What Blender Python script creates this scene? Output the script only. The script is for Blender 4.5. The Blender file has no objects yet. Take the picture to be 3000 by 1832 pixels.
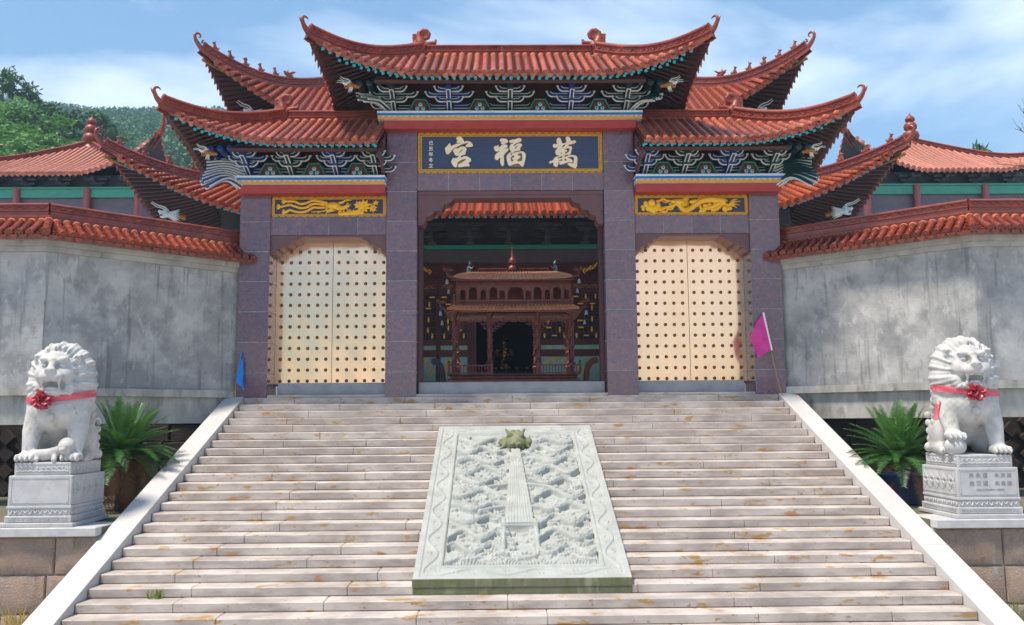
import bpy, math, random
import numpy as np
from mathutils import Matrix, Vector
R=math.radians; rnd=random.Random(7); nr=np.random.RandomState(5)
S=bpy.context.scene; COL=S.collection
# ---------------------------------------------------------------- camera, sky, sun, exposure
CAM=(-0.277,0.0,-0.471); YAW,PIT,ROLL=0.01416,0.11731,-0.00777
cd=bpy.data.cameras.new('camera'); cam=bpy.data.objects.new('camera',cd); COL.objects.link(cam); S.camera=cam
cd.sensor_width=36; cd.lens=2695.2*36/3000; cd.clip_end=9000; cd.clip_start=.1
fw=Vector((math.sin(YAW)*math.cos(PIT),math.cos(YAW)*math.cos(PIT),math.sin(PIT)))
r0=Vector((math.cos(YAW),-math.sin(YAW),0)); u0=r0.cross(fw)
rt=r0*math.cos(ROLL)+u0*math.sin(ROLL); up=u0*math.cos(ROLL)-r0*math.sin(ROLL)
cam.matrix_world=Matrix(((rt.x,up.x,-fw.x,CAM[0]),(rt.y,up.y,-fw.y,CAM[1]),(rt.z,up.z,-fw.z,CAM[2]),(0,0,0,1)))
CLOUD=(1.889,3.469,1.756)
SUNDIR=Vector((-.70,-.42,0)); SEL=R(66)
SUNDIR=(SUNDIR.normalized()*math.cos(SEL)+Vector((0,0,math.sin(SEL))))
sl=bpy.data.lights.new('sun','SUN'); sun=bpy.data.objects.new('sun',sl); COL.objects.link(sun)
sl.energy=4.8; sl.angle=R(9.0); sl.color=(1,.91,.78); sun.rotation_euler=SUNDIR.to_track_quat('Z','Y').to_euler(); sun.location=(-30,-40,60)
w=bpy.data.worlds.new('World'); S.world=w; w.use_nodes=True
nt=w.node_tree; nt.nodes.clear()
def N(tree,t,**k):
    n=tree.nodes.new(t)
    for a,b in k.items():
        if a.startswith('i_'): n.inputs[a[2:]].default_value=b
        else: setattr(n,a,b)
    return n
sky=N(nt,'ShaderNodeTexSky',sky_type='NISHITA',sun_disc=False,sun_elevation=SEL,sun_rotation=math.atan2(SUNDIR.x,SUNDIR.y),air_density=1.1,dust_density=.7,ozone_density=2.0,altitude=200)
tc=N(nt,'ShaderNodeTexCoord')
# wispy cloud sheets: noise on the view direction, stretched along the horizon
mp=N(nt,'ShaderNodeMapping'); mp.inputs['Scale'].default_value=(1.0,1.0,3.2); mp.inputs['Rotation'].default_value=(R(6),R(-10),0); mp.inputs['Location'].default_value=CLOUD
nt.links.new(tc.outputs['Generated'],mp.inputs[0])
n1=N(nt,'ShaderNodeTexNoise'); n1.inputs['Scale'].default_value=1.9; n1.inputs['Detail'].default_value=7; n1.inputs['Roughness'].default_value=.52; n1.inputs['Distortion'].default_value=.5
nt.links.new(mp.outputs[0],n1.inputs['Vector'])
cr=N(nt,'ShaderNodeValToRGB'); cr.color_ramp.elements[0].position=.47; cr.color_ramp.elements[1].position=.67
cr.color_ramp.elements[0].color=(0,0,0,1); cr.color_ramp.elements[1].color=(.86,.86,.86,1)
nt.links.new(n1.outputs['Fac'],cr.inputs[0])
mx=N(nt,'ShaderNodeMix',data_type='RGBA'); nt.links.new(cr.outputs[0],mx.inputs['Factor'])
hs=N(nt,'ShaderNodeHueSaturation'); hs.inputs['Saturation'].default_value=1.8; hs.inputs['Value'].default_value=.80; nt.links.new(sky.outputs[0],hs.inputs['Color']); nt.links.new(hs.outputs[0],mx.inputs['A']); mx.inputs['B'].default_value=(11.5,11.5,11.5,1)
bg=N(nt,'ShaderNodeBackground'); bg.inputs['Strength'].default_value=.088; nt.links.new(mx.outputs['Result'],bg.inputs[0])
wo=N(nt,'ShaderNodeOutputWorld'); nt.links.new(bg.outputs[0],wo.inputs[0])
S.view_settings.view_transform='Standard'; S.view_settings.look='None'; S.view_settings.exposure=0.98; S.view_settings.gamma=1; S.view_settings.use_curve_mapping=False
S.cycles.max_bounces=6; S.cycles.diffuse_bounces=3; S.cycles.glossy_bounces=3; S.cycles.use_adaptive_sampling=True; S.cycles.adaptive_threshold=.02; S.cycles.transparent_max_bounces=8; S.cycles.volume_bounces=1
S.cycles.use_denoising=True
# ---------------------------------------------------------------- materials
MC={}
def lin(h):
    c=[int(h[i:i+2],16)/255 for i in (0,2,4)]
    return tuple((x/12.92 if x<=.04045 else ((x+.055)/1.055)**2.4) for x in c)+(1,)
def col(c): return lin(c) if isinstance(c,str) else tuple(c)+((1,) if len(c)==3 else ())
def mat(name,c1,c2=None,rough=.6,metal=0,scale=5,detail=5,ramp=(.35,.65),bump=0,bscale=60,bdist=.01,rv=0,coat=0,spots=(),stretch=(1,1,1),rvar=0,trans=0,spec=.5):
    """noise mix of c1/c2, value change per object (rv), further spots=(colour, scale, lo, hi, stretch, amount), fine bump"""
    if name in MC: return MC[name]
    m=bpy.data.materials.new(name); m.use_nodes=True; t=m.node_tree; b=t.nodes['Principled BSDF']; L=t.links.new
    MC[name]=m
    b.inputs['Roughness'].default_value=rough; b.inputs['Metallic'].default_value=metal; b.inputs['Specular IOR Level'].default_value=spec
    if coat: b.inputs['Coat Weight'].default_value=coat; b.inputs['Coat Roughness'].default_value=.12
    tcn=N(t,'ShaderNodeTexCoord'); out=None
    def noise(sc,st,det=detail,rg=.6):
        p=N(t,'ShaderNodeMapping'); p.inputs['Scale'].default_value=st; L(tcn.outputs['Object'],p.inputs[0])
        n=N(t,'ShaderNodeTexNoise'); n.inputs['Scale'].default_value=sc; n.inputs['Detail'].default_value=det; n.inputs['Roughness'].default_value=rg; L(p.outputs[0],n.inputs['Vector']); return n.outputs['Fac']
    def mapr(f,a,z):
        q=N(t,'ShaderNodeMapRange'); q.inputs['From Min'].default_value=a; q.inputs['From Max'].default_value=z; L(f,q.inputs[0]); return q.outputs[0]
    if c2 is None and not spots and not rv: b.inputs['Base Color'].default_value=col(c1)
    else:
        c2=c2 or c1
        k=N(t,'ShaderNodeMix',data_type='RGBA'); k.inputs['A'].default_value=col(c1); k.inputs['B'].default_value=col(c2)
        nf=noise(scale,stretch); L(mapr(nf,*ramp),k.inputs['Factor']); out=k.outputs['Result']
        for sp in spots:
            c,sc,a,z=sp[:4]; st=sp[4] if len(sp)>4 else (1,1,1); am=sp[5] if len(sp)>5 else 1
            f=mapr(noise(sc,st,4,.6),a,z)
            if am!=1:
                mm=N(t,'ShaderNodeMath',operation='MULTIPLY'); L(f,mm.inputs[0]); mm.inputs[1].default_value=am; f=mm.outputs[0]
            k=N(t,'ShaderNodeMix',data_type='RGBA'); L(f,k.inputs['Factor']); L(out,k.inputs['A']); k.inputs['B'].default_value=col(c); out=k.outputs['Result']
        if rv:
            oi=N(t,'ShaderNodeObjectInfo'); q=N(t,'ShaderNodeMapRange'); q.inputs['To Min'].default_value=1-rv; q.inputs['To Max'].default_value=1+rv; L(oi.outputs['Random'],q.inputs[0])
            h=N(t,'ShaderNodeHueSaturation'); L(q.outputs[0],h.inputs['Value']); L(out,h.inputs['Color']); out=h.outputs[0]
        L(out,b.inputs['Base Color'])
    if rvar:
        q=N(t,'ShaderNodeMapRange'); q.inputs['To Min'].default_value=max(.02,rough-rvar); q.inputs['To Max'].default_value=rough+rvar; L(noise(scale*2.3,stretch),q.inputs[0]); L(q.outputs[0],b.inputs['Roughness'])
    if bump:
        bn=N(t,'ShaderNodeBump'); bn.inputs['Strength'].default_value=bump; bn.inputs['Distance'].default_value=bdist; L(noise(bscale,(1,1,1),4,.65),bn.inputs['Height']); L(bn.outputs[0],b.inputs['Normal'])
    if trans:
        b.inputs['Transmission Weight'].default_value=0
        tr=N(t,'ShaderNodeBsdfTranslucent'); ms=N(t,'ShaderNodeMixShader'); ms.inputs[0].default_value=trans
        if out: L(out,tr.inputs[0])
        else: tr.inputs[0].default_value=col(c1)
        L(b.outputs[0],ms.inputs[1]); L(tr.outputs[0],ms.inputs[2]); L(ms.outputs[0],t.nodes['Material Output'].inputs[0])
    return m
m_tileG=mat('weathered glazed tile',(.35,.09,.045),(.23,.048,.026),rough=.36,scale=5,rv=.30,bump=.15,bscale=90,rvar=.16,spots=(((.46,.22,.16),2.2,.55,.72,(1,1,1),.6),((.09,.05,.04),6,.60,.74,(1,1,1),.6),((.50,.34,.28),16,.64,.74,(1,1,1),.4)))
m_tileH=mat('orange glazed tile',(.34,.072,.026),(.24,.045,.018),rough=.3,spec=.4,scale=5,rv=.30,bump=.08,rvar=.1,spots=(((.22,.09,.06),6,.62,.8,(1,1,1),.6),))
m_tileW=mat('brown glazed tile',(.22,.042,.020),(.155,.03,.016),rough=.2,scale=3,rv=.2,rvar=.1,spots=(((.15,.07,.05),6,.62,.8,(1,1,1),.6),))
m_ridgeG=mat('ridge terracotta',(.27,.060,.034),(.20,.04,.025),rough=.42,spec=.3,scale=6,rv=.15,bump=.4,bscale=26,spots=(((.5,.13,.05),2.2,.6,.75,(1,1,1),.5),((.12,.05,.04),14,.6,.75,(1,1,1),.6)))
m_ridgeW=mat('glazed ridge tile',(.25,.05,.026),(.19,.038,.022),rough=.25,scale=6,rv=.15,bump=.4,bscale=26,spots=(((.16,.05,.035),14,.6,.75,(1,1,1),.6),))
m_tileP=mat('dusty glazed tile',(.44,.16,.10),(.34,.11,.07),rough=.62,scale=3,rv=.15)
m_mortar=mat('mortar',(.33,.17,.13),(.22,.11,.09),rough=.9,scale=8)
m_brown=mat('dark brown timber',(.050,.018,.017),(.030,.012,.012),rough=.65,scale=6)
m_brown2=mat('maroon boards',(.09,.03,.026),(.06,.022,.02),rough=.55,scale=5)
m_turq=mat('turquoise paint',(.015,.48,.56),(.01,.40,.50),rough=.5,scale=12)
m_blueT=mat('sky blue paint',(.05,.33,.55),(.03,.26,.5),rough=.5,scale=12)
m_blue=mat('deep blue paint',(.008,.06,.26),(.006,.042,.19),rough=.5,scale=8)
m_green=mat('dark green paint',(.010,.05,.052),(.008,.04,.045),rough=.5,scale=8)
m_grnL=mat('green outline paint',(.015,.22,.15),rough=.5)
m_white=mat('white paint',(.74,.75,.68),(.60,.63,.58),rough=.5,scale=14)
m_wblue=mat('pale white paint',(.72,.78,.82),(.62,.70,.76),rough=.5,scale=3)
m_azure=mat('azure paint',(.015,.17,.48),rough=.5)
m_yel=mat('yellow paint',(.80,.40,.04),(.70,.33,.03),rough=.5,scale=9)
m_red=mat('red paint',(.42,.045,.035),(.34,.036,.03),rough=.5,scale=4)
m_gold=mat('gold relief paint',(.92,.52,.02),(.82,.42,.015),rough=.38,metal=.1,scale=9)
m_goldD=mat('dull gold paint',(.36,.17,.03),(.24,.10,.02),rough=.5,scale=20)
m_ink=mat('dark plaque lacquer',(.035,.055,.12),(.028,.042,.09),rough=.35,scale=2.5,stretch=(1,1,9),rvar=.1)
m_ink2=mat('dark violet plaque',(.035,.028,.06),rough=.4)
m_cream=mat('cream gold leaf',(.92,.80,.58),(.85,.72,.48),rough=.4,scale=9)
m_granP=mat('polished purple granite',(.20,.115,.125),(.12,.092,.135),rough=.10,scale=9,ramp=(.36,.64),rv=.14,rvar=.03,spots=(((.36,.13,.11),17,.55,.70,(1,1,1),.8),((.05,.05,.10),13,.57,.72,(1,1,1),.75),((.42,.25,.22),48,.63,.74,(1,1,1),.6)))
m_grout=mat('grout',(.42,.45,.46),(.25,.27,.28),rough=.9,scale=9)
m_arch=mat('maroon lacquer',(.15,.06,.062),(.12,.048,.05),rough=.38,scale=3)
m_door=mat('polished brass sheet',(1.0,.66,.44),(.98,.61,.38),rough=.13,metal=.72,scale=.8,stretch=(1,1,.35),rvar=.03,spots=(((.78,.40,.17),2.2,.58,.80,(1,1,.25),.35),((.75,.42,.2),9,.68,.82,(1,1,1),.35)))
m_stud=mat('bronze stud',(.34,.18,.06),(.22,.11,.04),rough=.35,metal=.8,scale=20)
stain=(((.24,.20,.185),1.3,.53,.62,(1,1,5),.4),((.36,.19,.03),2.6,.60,.66,(1,1,3.5),.85),((.27,.14,.025),9,.63,.70,(1,1,1.5),.8))
m_step=mat('granite step',(.51,.45,.405),(.34,.285,.25),rough=.7,scale=1.6,ramp=(.38,.62),stretch=(1,1,2.5),bump=.35,bscale=150,bdist=.006,rv=.06,spots=(((.56,.52,.49),90,.55,.72,(1,1,1),.5),((.23,.19,.19),120,.6,.72,(1,1,1),.5))+stain)
m_cheek=mat('pale granite slab',(.54,.515,.495),(.46,.435,.42),rough=.62,scale=1.2,bump=.12,bscale=180,spots=(((.45,.42,.41),130,.6,.75,(1,1,1),.4),((.50,.46,.43),3.5,.6,.8,(1,1,1),.5)))
m_sill=mat('grey granite sill',(.34,.335,.335),(.26,.255,.26),rough=.55,scale=3,bump=.2,bscale=150,spots=(((.46,.32,.18),3,.68,.74),((.5,.5,.5),110,.58,.7,(1,1,1),.4)))
m_stone=mat('white carved stone',(.50,.485,.465),(.38,.37,.36),rough=.75,scale=5,bump=.25,bscale=130,bdist=.006,spots=(((.40,.41,.43),110,.6,.72,(1,1,1),.35),((.20,.20,.08),4.5,.63,.73,(1,1,.6),.8),((.33,.31,.27),2.6,.55,.75,(1.5,1.5,.4),.6)))
m_stone2=mat('white granite pedestal',(.49,.48,.47),(.39,.38,.375),rough=.7,scale=5,bump=.2,bscale=160,spots=(((.36,.37,.39),140,.58,.7,(1,1,1),.45),((.25,.25,.12),7,.69,.77,(1,1,1),.6)))
m_relief=mat('pale green carved stone',(.37,.38,.355),(.29,.30,.28),rough=.75,scale=3,bump=.2,bscale=120,bdist=.005,spots=(((.30,.32,.27),6,.58,.72,(1,1,1),.5),((.22,.22,.14),2.6,.62,.75,(1,1,1),.4)))
m_moss=mat('mossy stone edge',(.16,.15,.10),(.10,.12,.045),rough=.9,scale=7,stretch=(1,1,.3),bump=.3,bscale=60,spots=(((.27,.29,.17),5,.55,.7,(1,1,.3),.7),((.05,.07,.02),14,.6,.75,(1,1,.5),.7)))
m_plaster=mat('grey cement plaster',(.39,.38,.365),(.25,.247,.245),rough=.85,scale=1.1,detail=12,ramp=(.40,.60),bump=.4,bscale=14,bdist=.02,spots=(((.50,.485,.46),1.3,.50,.66,(1,1,1),.7),((.17,.17,.175),1.9,.55,.70,(1,1,1),.6),((.54,.53,.51),5,.57,.68,(1,1,.6),.5),((.17,.17,.175),7,.58,.70,(1,1,.5),.5),((.11,.105,.10),1.5,.57,.70,(6,6,.35),.55),((.09,.09,.09),30,.66,.72,(1,1,1),.55)))
m_coping=mat('concrete coping',(.44,.42,.38),(.30,.29,.265),rough=.85,scale=2.5,bump=.3,bscale=40,spots=(((.10,.095,.085),5,.58,.75,(1,1,.4),.6),((.45,.45,.42),4,.62,.75,(1,1,.3),.5)))
m_ledge=mat('stained concrete ledge',(.48,.46,.42),(.28,.265,.235),rough=.85,scale=3,bump=.4,bscale=30,stretch=(1,1,.35),spots=(((.07,.07,.065),3.3,.56,.74,(1,1,.4),.75),((.55,.54,.50),5,.6,.75,(1,1,.25),.5)))
m_block=mat('rough tan granite',(.36,.24,.17),(.26,.20,.165),rough=.85,scale=3.2,bump=.9,bscale=38,bdist=.03,rv=.14,spots=(((.42,.36,.31),26,.55,.72,(1,1,1),.6),((.16,.085,.03),3.4,.62,.76,(1,1,.35),.7),((.09,.09,.035),4.1,.60,.72,(1,1,.3),.65),((.42,.40,.38),5.2,.64,.75,(1,1,.3),.55)))
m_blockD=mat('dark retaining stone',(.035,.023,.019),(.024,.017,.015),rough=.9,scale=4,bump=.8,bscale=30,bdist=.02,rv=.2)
m_copper=mat('oxidised bronze',(.22,.045,.024),(.12,.026,.016),rough=.42,metal=.15,scale=7,bump=.2,bscale=60,spots=(((.30,.16,.10),9,.6,.75,(1,1,1),.5),))
m_copperLit=mat('sunlit-tone bronze roof',(.85,.40,.17),(.68,.29,.12),rough=.45,metal=.1,scale=5)  # sunlight on the burner roofs is put into this paler bronze
m_verd=mat('verdigris bronze',(.07,.13,.14),(.05,.08,.09),rough=.5,metal=.3)
m_shadepaint=mat('painted interior shade',(.012,.010,.012),rough=.8)  # near-black colour standing in for the unlit inside of the hall
m_hallred=mat('deep red lacquer',(.075,.013,.014),(.055,.011,.012),rough=.35,scale=4)
m_slate=mat('violet grey beam',(.075,.062,.072),(.06,.05,.06),rough=.6,scale=3)
m_bkt=mat('grey brackets',(.045,.045,.048),(.035,.034,.038),rough=.6,scale=3)
m_pavgrn=mat('jade green fascia',(.05,.30,.22),(.04,.25,.19),rough=.5,scale=3)
m_pavcol=mat('dusty red column',(.30,.09,.085),(.25,.075,.07),rough=.5,scale=4)
m_pavdark=mat('slate blue eaves',(.035,.042,.062),(.028,.034,.05),rough=.6,scale=4)
m_pavwall=mat('grey violet screen',(.13,.11,.14),(.10,.085,.11),rough=.6,scale=4)
m_greenpan=mat('green gilt panel ground',(.10,.42,.20),(.26,.36,.48),rough=.45,scale=5)
m_frond=mat('cycad leaf',(.025,.10,.018),(.075,.20,.03),rough=.42,scale=3,rv=.3,trans=.18)
m_frondD=mat('dead cycad leaf',(.20,.085,.022),(.13,.055,.018),rough=.7,scale=3,rv=.3)
m_bark=mat('bark',(.075,.05,.035),(.045,.03,.022),rough=.95,scale=9,bump=.8,bscale=25,bdist=.03)
m_leafA=mat('pine needles',(.026,.085,.022),(.055,.14,.03),rough=.6,scale=1.1,rv=.25,trans=.2)
m_leafB=mat('broad leaves',(.075,.20,.035),(.13,.28,.045),rough=.55,scale=1.1,rv=.3,trans=.25)
m_leafHaze=mat('haze-tinted pine needles',(.055,.14,.075),(.08,.185,.085),rough=.7,scale=.08,trans=.15)  # distance haze is put into the colour: lighter and bluer than near needles
m_pink=mat('pink nylon',(.86,.06,.40),(.78,.045,.34),rough=.5,scale=7,trans=.3,spots=(((.62,.02,.10),9,.60,.70,(1,1,1),.8),))
m_bluef=mat('blue nylon',(.006,.30,.92),(.004,.22,.80),rough=.5,scale=6,trans=.25)
m_hem=mat('white hem',(.85,.82,.84),rough=.6)
m_bamboo=mat('bamboo pole',(.42,.22,.03),(.30,.14,.02),rough=.45,scale=14)
m_ribbon=mat('faded red satin',(.60,.10,.13),(.50,.07,.10),rough=.42,scale=9)
m_gilt=mat('gilt statue',(.40,.23,.04),rough=.16,metal=1)
m_earth=mat('earth',(.14,.115,.08),(.09,.08,.05),rough=.95,scale=.6,bump=.4,bscale=8,spots=(((.06,.10,.03),1.4,.5,.7),))
m_pave=mat('paving granite',(.50,.475,.45),(.42,.40,.38),rough=.75,scale=2,bump=.2,bscale=80)
m_hillg=mat('forest floor',(.03,.055,.02),(.045,.075,.025),rough=.95,scale=.05)
m_grass=mat('grass blades',(.16,.24,.03),(.24,.26,.05),rough=.6,scale=4,trans=.3)
m_grassY=mat('dry grass blades',(.36,.27,.07),rough=.7,trans=.2)
m_inkpaint=mat('grey inscription paint',(.22,.22,.225),rough=.7)
m_cyanball=mat('pale cyan paint',(.42,.66,.72),rough=.4)
m_black=mat('black paint',(.01,.01,.012),rough=.5)
m_bell=mat('pale bell bronze',(.35,.45,.45),rough=.4,metal=.4)
m_tongue=mat('vermilion paint',(.5,.03,.03),rough=.5)
# ---------------------------------------------------------------- geometry helpers
WLOC={}
def link(o,parent=None):
    COL.objects.link(o)
    if parent is not None:
        o.parent=parent; l=WLOC.get(parent.name)
        if l is not None: o.matrix_parent_inverse=Matrix.Translation(-l)
    return o
def tag(o,label=None,cat=None,group=None,kind=None):
    if label: o['label']=label
    if cat: o['category']=cat
    if group: o['group']=group
    if kind: o['kind']=kind
    return o
def empty(name,loc,label=None,cat=None,group=None,kind=None):
    o=bpy.data.objects.new(name,None); COL.objects.link(o); o.location=loc; o.empty_display_size=.2
    WLOC[o.name]=Vector(loc); return tag(o,label,cat,group,kind)
def inst(src,name,parent,M):
    o=bpy.data.objects.new(name,src); link(o,parent); o.matrix_basis=M; return o
def axes(t):
    t=np.asarray(t,float); t=t/ (np.linalg.norm(t)+1e-12)
    a=np.array((0,0,1.)) if abs(t[2])<.93 else np.array((1.,0,0))
    u=np.cross(t,a); u/=np.linalg.norm(u); return u,np.cross(u,t)
class G:
    def __init__(s): s.v=[];s.f=[];s.m=[];s.mats=[];s.n=0
    def mi(s,m):
        if m not in s.mats: s.mats.append(m)
        return s.mats.index(m)
    def add(s,v,f,m):
        v=np.asarray(v,float).reshape(-1,3); k=s.mi(m)
        for q in f: s.f.append(tuple(int(i)+s.n for i in q)); s.m.append(k)
        s.v.append(v); s.n+=len(v); return s
    def box(s,x0,x1,y0,y1,z0,z1,m,c=0):
        if c<=0:
            v=[(x,y,z) for z in (z0,z1) for y in (y0,y1) for x in (x0,x1)]
            return s.add(v,[(0,2,3,1),(4,5,7,6),(0,1,5,4),(2,6,7,3),(0,4,6,2),(1,3,7,5)],m)
        c=min(c,.45*(x1-x0),.45*(y1-y0),.45*(z1-z0)); V=[];I={}
        for a in (0,1):
            for b in (0,1):
                for d in (0,1):
                    p=np.array([(x0,x1)[a],(y0,y1)[b],(z0,z1)[d]]); q=np.array([(c,-c)[a],(c,-c)[b],(c,-c)[d]])
                    for ax in range(3):
                        t=p.copy()
                        for o in range(3):
                            if o!=ax: t[o]+=q[o]
                        I[a,b,d,ax]=len(V); V.append(t)
        F=[]
        for ax in range(3):
            o1,o2=(ax+1)%3,(ax+2)%3
            for sd in (0,1):
                def key(i,j):
                    k=[0,0,0]; k[ax]=sd;k[o1]=i;k[o2]=j; return I[k[0],k[1],k[2],ax]
                q=[key(0,0),key(1,0),key(1,1),key(0,1)]; F.append(q if sd else q[::-1])
        for ax in range(3):
            o1,o2=(ax+1)%3,(ax+2)%3
            for i in (0,1):
                for j in (0,1):
                    def kk(e,which):
                        k=[0,0,0];k[ax]=e;k[o1]=i;k[o2]=j; return I[k[0],k[1],k[2],which]
                    q=[kk(0,o1),kk(1,o1),kk(1,o2),kk(0,o2)]; F.append(q if i==j else q[::-1])
        for a in (0,1):
            for b in (0,1):
                for d in (0,1):
                    q=[I[a,b,d,0],I[a,b,d,1],I[a,b,d,2]]; F.append(q if (a+b+d)%2 else q[::-1])
        return s.add(V,F,m)
    def prism(s,pts,d0,d1,m,fr=None):
        """2-D polygon pts (u,w) extruded from d0 to d1; fr=(origin,U,Wd,D) frame, default u=x, w=z, d=y"""
        o,U,Wv,D=fr or ((0,0,0),(1,0,0),(0,0,1),(0,1,0)); o,U,Wv,D=[np.array(q,float) for q in (o,U,Wv,D)]
        n=len(pts); v=[o+p[0]*U+p[1]*Wv+d*D for d in (d0,d1) for p in pts]
        ar=sum(pts[i][0]*pts[(i+1)%n][1]-pts[(i+1)%n][0]*pts[i][1] for i in range(n))
        hand=np.dot(np.cross(U,Wv),D)
        f=[tuple(range(n)),tuple(range(2*n-1,n-1,-1))]+[(i,n+i,n+(i+1)%n,(i+1)%n) for i in range(n)]
        if (ar>0)==(hand>0): f=[q[::-1] for q in f]
        return s.add(v,f,m)
    def tube(s,path,r,m,n=8,cap=True,flat=1.0,upv=None):
        path=np.asarray(path,float); k=len(path); r=np.full(k,r) if np.isscalar(r) else np.asarray(r,float)
        V=[]
        T=np.gradient(path,axis=0)
        u,wv=axes(T[0])
        if upv is not None: pass
        for i in range(k):
            t=T[i]/(np.linalg.norm(T[i])+1e-12)
            if upv is not None:
                u=np.cross(t,np.array(upv,float)); u/=np.linalg.norm(u)+1e-9
            else:
                u=u-np.dot(u,t)*t; u/=np.linalg.norm(u)+1e-9
            wv=np.cross(u,t)
            for j in range(n):
                a=2*math.pi*j/n; V.append(path[i]+r[i]*(math.cos(a)*u*flat+math.sin(a)*wv))
        F=[(i*n+j,i*n+(j+1)%n,(i+1)*n+(j+1)%n,(i+1)*n+j) for i in range(k-1) for j in range(n)]
        if cap: F+= [tuple(range(n))[::-1],tuple((k-1)*n+j for j in range(n))]
        return s.add(V,[q[::-1] for q in F],m)
    def lathe(s,prof,c,m,n=16,axis=2):
        V=[];F=[];k=len(prof)
        for r,h in prof:
            for j in range(n):
                a=2*math.pi*j/n; p=[r*math.cos(a),r*math.sin(a),h]
                if axis==1: p=[p[0],p[2],p[1]]
                V.append((c[0]+p[0],c[1]+p[1],c[2]+p[2]))
        F=[(i*n+j,i*n+(j+1)%n,(i+1)*n+(j+1)%n,(i+1)*n+j) for i in range(k-1) for j in range(n)]
        F+=[tuple(range(n))[::-1],tuple((k-1)*n+j for j in range(n))]
        if axis==1: F=[q[::-1] for q in F]
        return s.add(V,F,m)
    def ell(s,c,r,m,n=12,k=8):
        prof=[(math.sin(math.pi*i/k)+1e-4,-math.cos(math.pi*i/k)) for i in range(k+1)]
        V=[];c=np.array(c,float)
        r=np.array((r,r,r) if np.isscalar(r) else r,float)
        for a,h in prof:
            for j in range(n): V.append(c+r*np.array((a*math.cos(2*math.pi*j/n),a*math.sin(2*math.pi*j/n),h)))
        F=[(i*n+j,i*n+(j+1)%n,(i+1)*n+(j+1)%n,(i+1)*n+j) for i in range(k) for j in range(n)]
        return s.add(V,F,m)
    def grid(s,P,m,flip=False):
        P=np.asarray(P,float); a,b=P.shape[:2]
        F=[(i*b+j,(i+1)*b+j,(i+1)*b+j+1,i*b+j+1) for i in range(a-1) for j in range(b-1)]
        return s.add(P.reshape(-1,3),[q[::-1] for q in F] if flip else F,m)
    def mesh(s,name,smooth=35):
        me=bpy.data.meshes.new(name); V=np.concatenate(s.v) if s.v else np.zeros((0,3))
        me.from_pydata(V.tolist(),[],s.f)
        for m in s.mats: me.materials.append(m)
        me.polygons.foreach_set('material_index',s.m)
        if smooth:
            me.polygons.foreach_set('use_smooth',[True]*len(s.f)); me.set_sharp_from_angle(angle=R(smooth))
        me.update(); return me
    def obj(s,name,parent=None,smooth=35,**k):
        o=bpy.data.objects.new(name,s.mesh(name,smooth)); link(o,parent); return tag(o,**k)
def fastmesh(name,V,F,m,smooth=True,sharp=0):
    V=np.asarray(V,np.float32); F=np.asarray(F,np.int32); me=bpy.data.meshes.new(name); k=F.shape[1]
    me.vertices.add(len(V)); me.vertices.foreach_set('co',V.ravel()); me.loops.add(F.size); me.loops.foreach_set('vertex_index',F.ravel())
    me.polygons.add(len(F)); me.polygons.foreach_set('loop_start',np.arange(0,F.size,k,dtype=np.int32)); me.polygons.foreach_set('loop_total',np.full(len(F),k,np.int32))
    if smooth: me.polygons.foreach_set('use_smooth',np.ones(len(F),bool))
    me.materials.append(m); me.update(calc_edges=True); me.validate()
    if sharp: me.set_sharp_from_angle(angle=R(sharp))
    return me
# ---- signed-distance sculpting, meshed with surface nets
def sdf_mesh(fn,lo,hi,h):
    lo=np.array(lo,float); n=np.ceil((np.array(hi)-lo)/h).astype(int)+1
    ax=[lo[i]+h*np.arange(n[i]) for i in range(3)]
    X,Y,Z=[a.astype(np.float32) for a in np.meshgrid(*ax,indexing='ij')]
    F=fn(X,Y,Z); ins=F<0
    def c(a,i,j,k): return a[i:a.shape[0]-1+i or None, j:a.shape[1]-1+j or None, k:a.shape[2]-1+k or None]
    cnt=np.zeros(tuple(n-1),np.float32); acc=np.zeros(tuple(n-1)+(3,),np.float32)
    crn=[(i,j,k) for i in (0,1) for j in (0,1) for k in (0,1)]
    for a in crn:
        for b in crn:
            if sum(b)-sum(a)==1 and all(b[q]>=a[q] for q in range(3)):
                fa,fb=c(F,*a),c(F,*b); x=(fa<0)!=(fb<0); t=np.where(x,fa/(fa-fb+1e-12*(fa==fb)),0)
                cnt+=x
                for q in range(3): acc[...,q]+=x*(a[q]+t*(b[q]-a[q]))
    act=cnt>0; idx=-np.ones(act.shape,np.int64); idx[act]=np.arange(act.sum())
    pos=np.argwhere(act); V=lo+h*(pos+acc[act]/cnt[act][:,None]); Q=[]
    for d in range(3):
        sl0=[slice(None)]*3; sl1=[slice(None)]*3; sl0[d]=slice(0,-1); sl1[d]=slice(1,None)
        a,b=ins[tuple(sl0)],ins[tuple(sl1)]; e=np.argwhere(a!=b)
        o1,o2=(d+1)%3,(d+2)%3
        ok=(e[:,o1]>0)&(e[:,o2]>0)&(e[:,o1]<n[o1]-1)&(e[:,o2]<n[o2]-1); e=e[ok]; s=a[tuple(e.T)]
        def at(i,j):
            q=e.copy(); q[:,o1]-=i; q[:,o2]-=j; return idx[tuple(q.T)]
        q=np.stack([at(1,1),at(0,1),at(0,0),at(1,0)],1); q[~s]=q[~s][:,::-1]; Q.append(q)
    return V,np.concatenate(Q)
def E3(c,r,rot=None):
    c=np.array(c,np.float32); r=np.array((r,r,r) if np.isscalar(r) else r,np.float32)
    def f(X,Y,Z):
        x,y,z=X-c[0],Y-c[1],Z-c[2]
        if rot is not None:
            Mr=rot; x,y,z=[Mr[i][0]*x+Mr[i][1]*y+Mr[i][2]*z for i in range(3)]
        k=np.sqrt((x/r[0])**2+(y/r[1])**2+(z/r[2])**2); return (k-1)*float(r.min())
    return f
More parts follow.
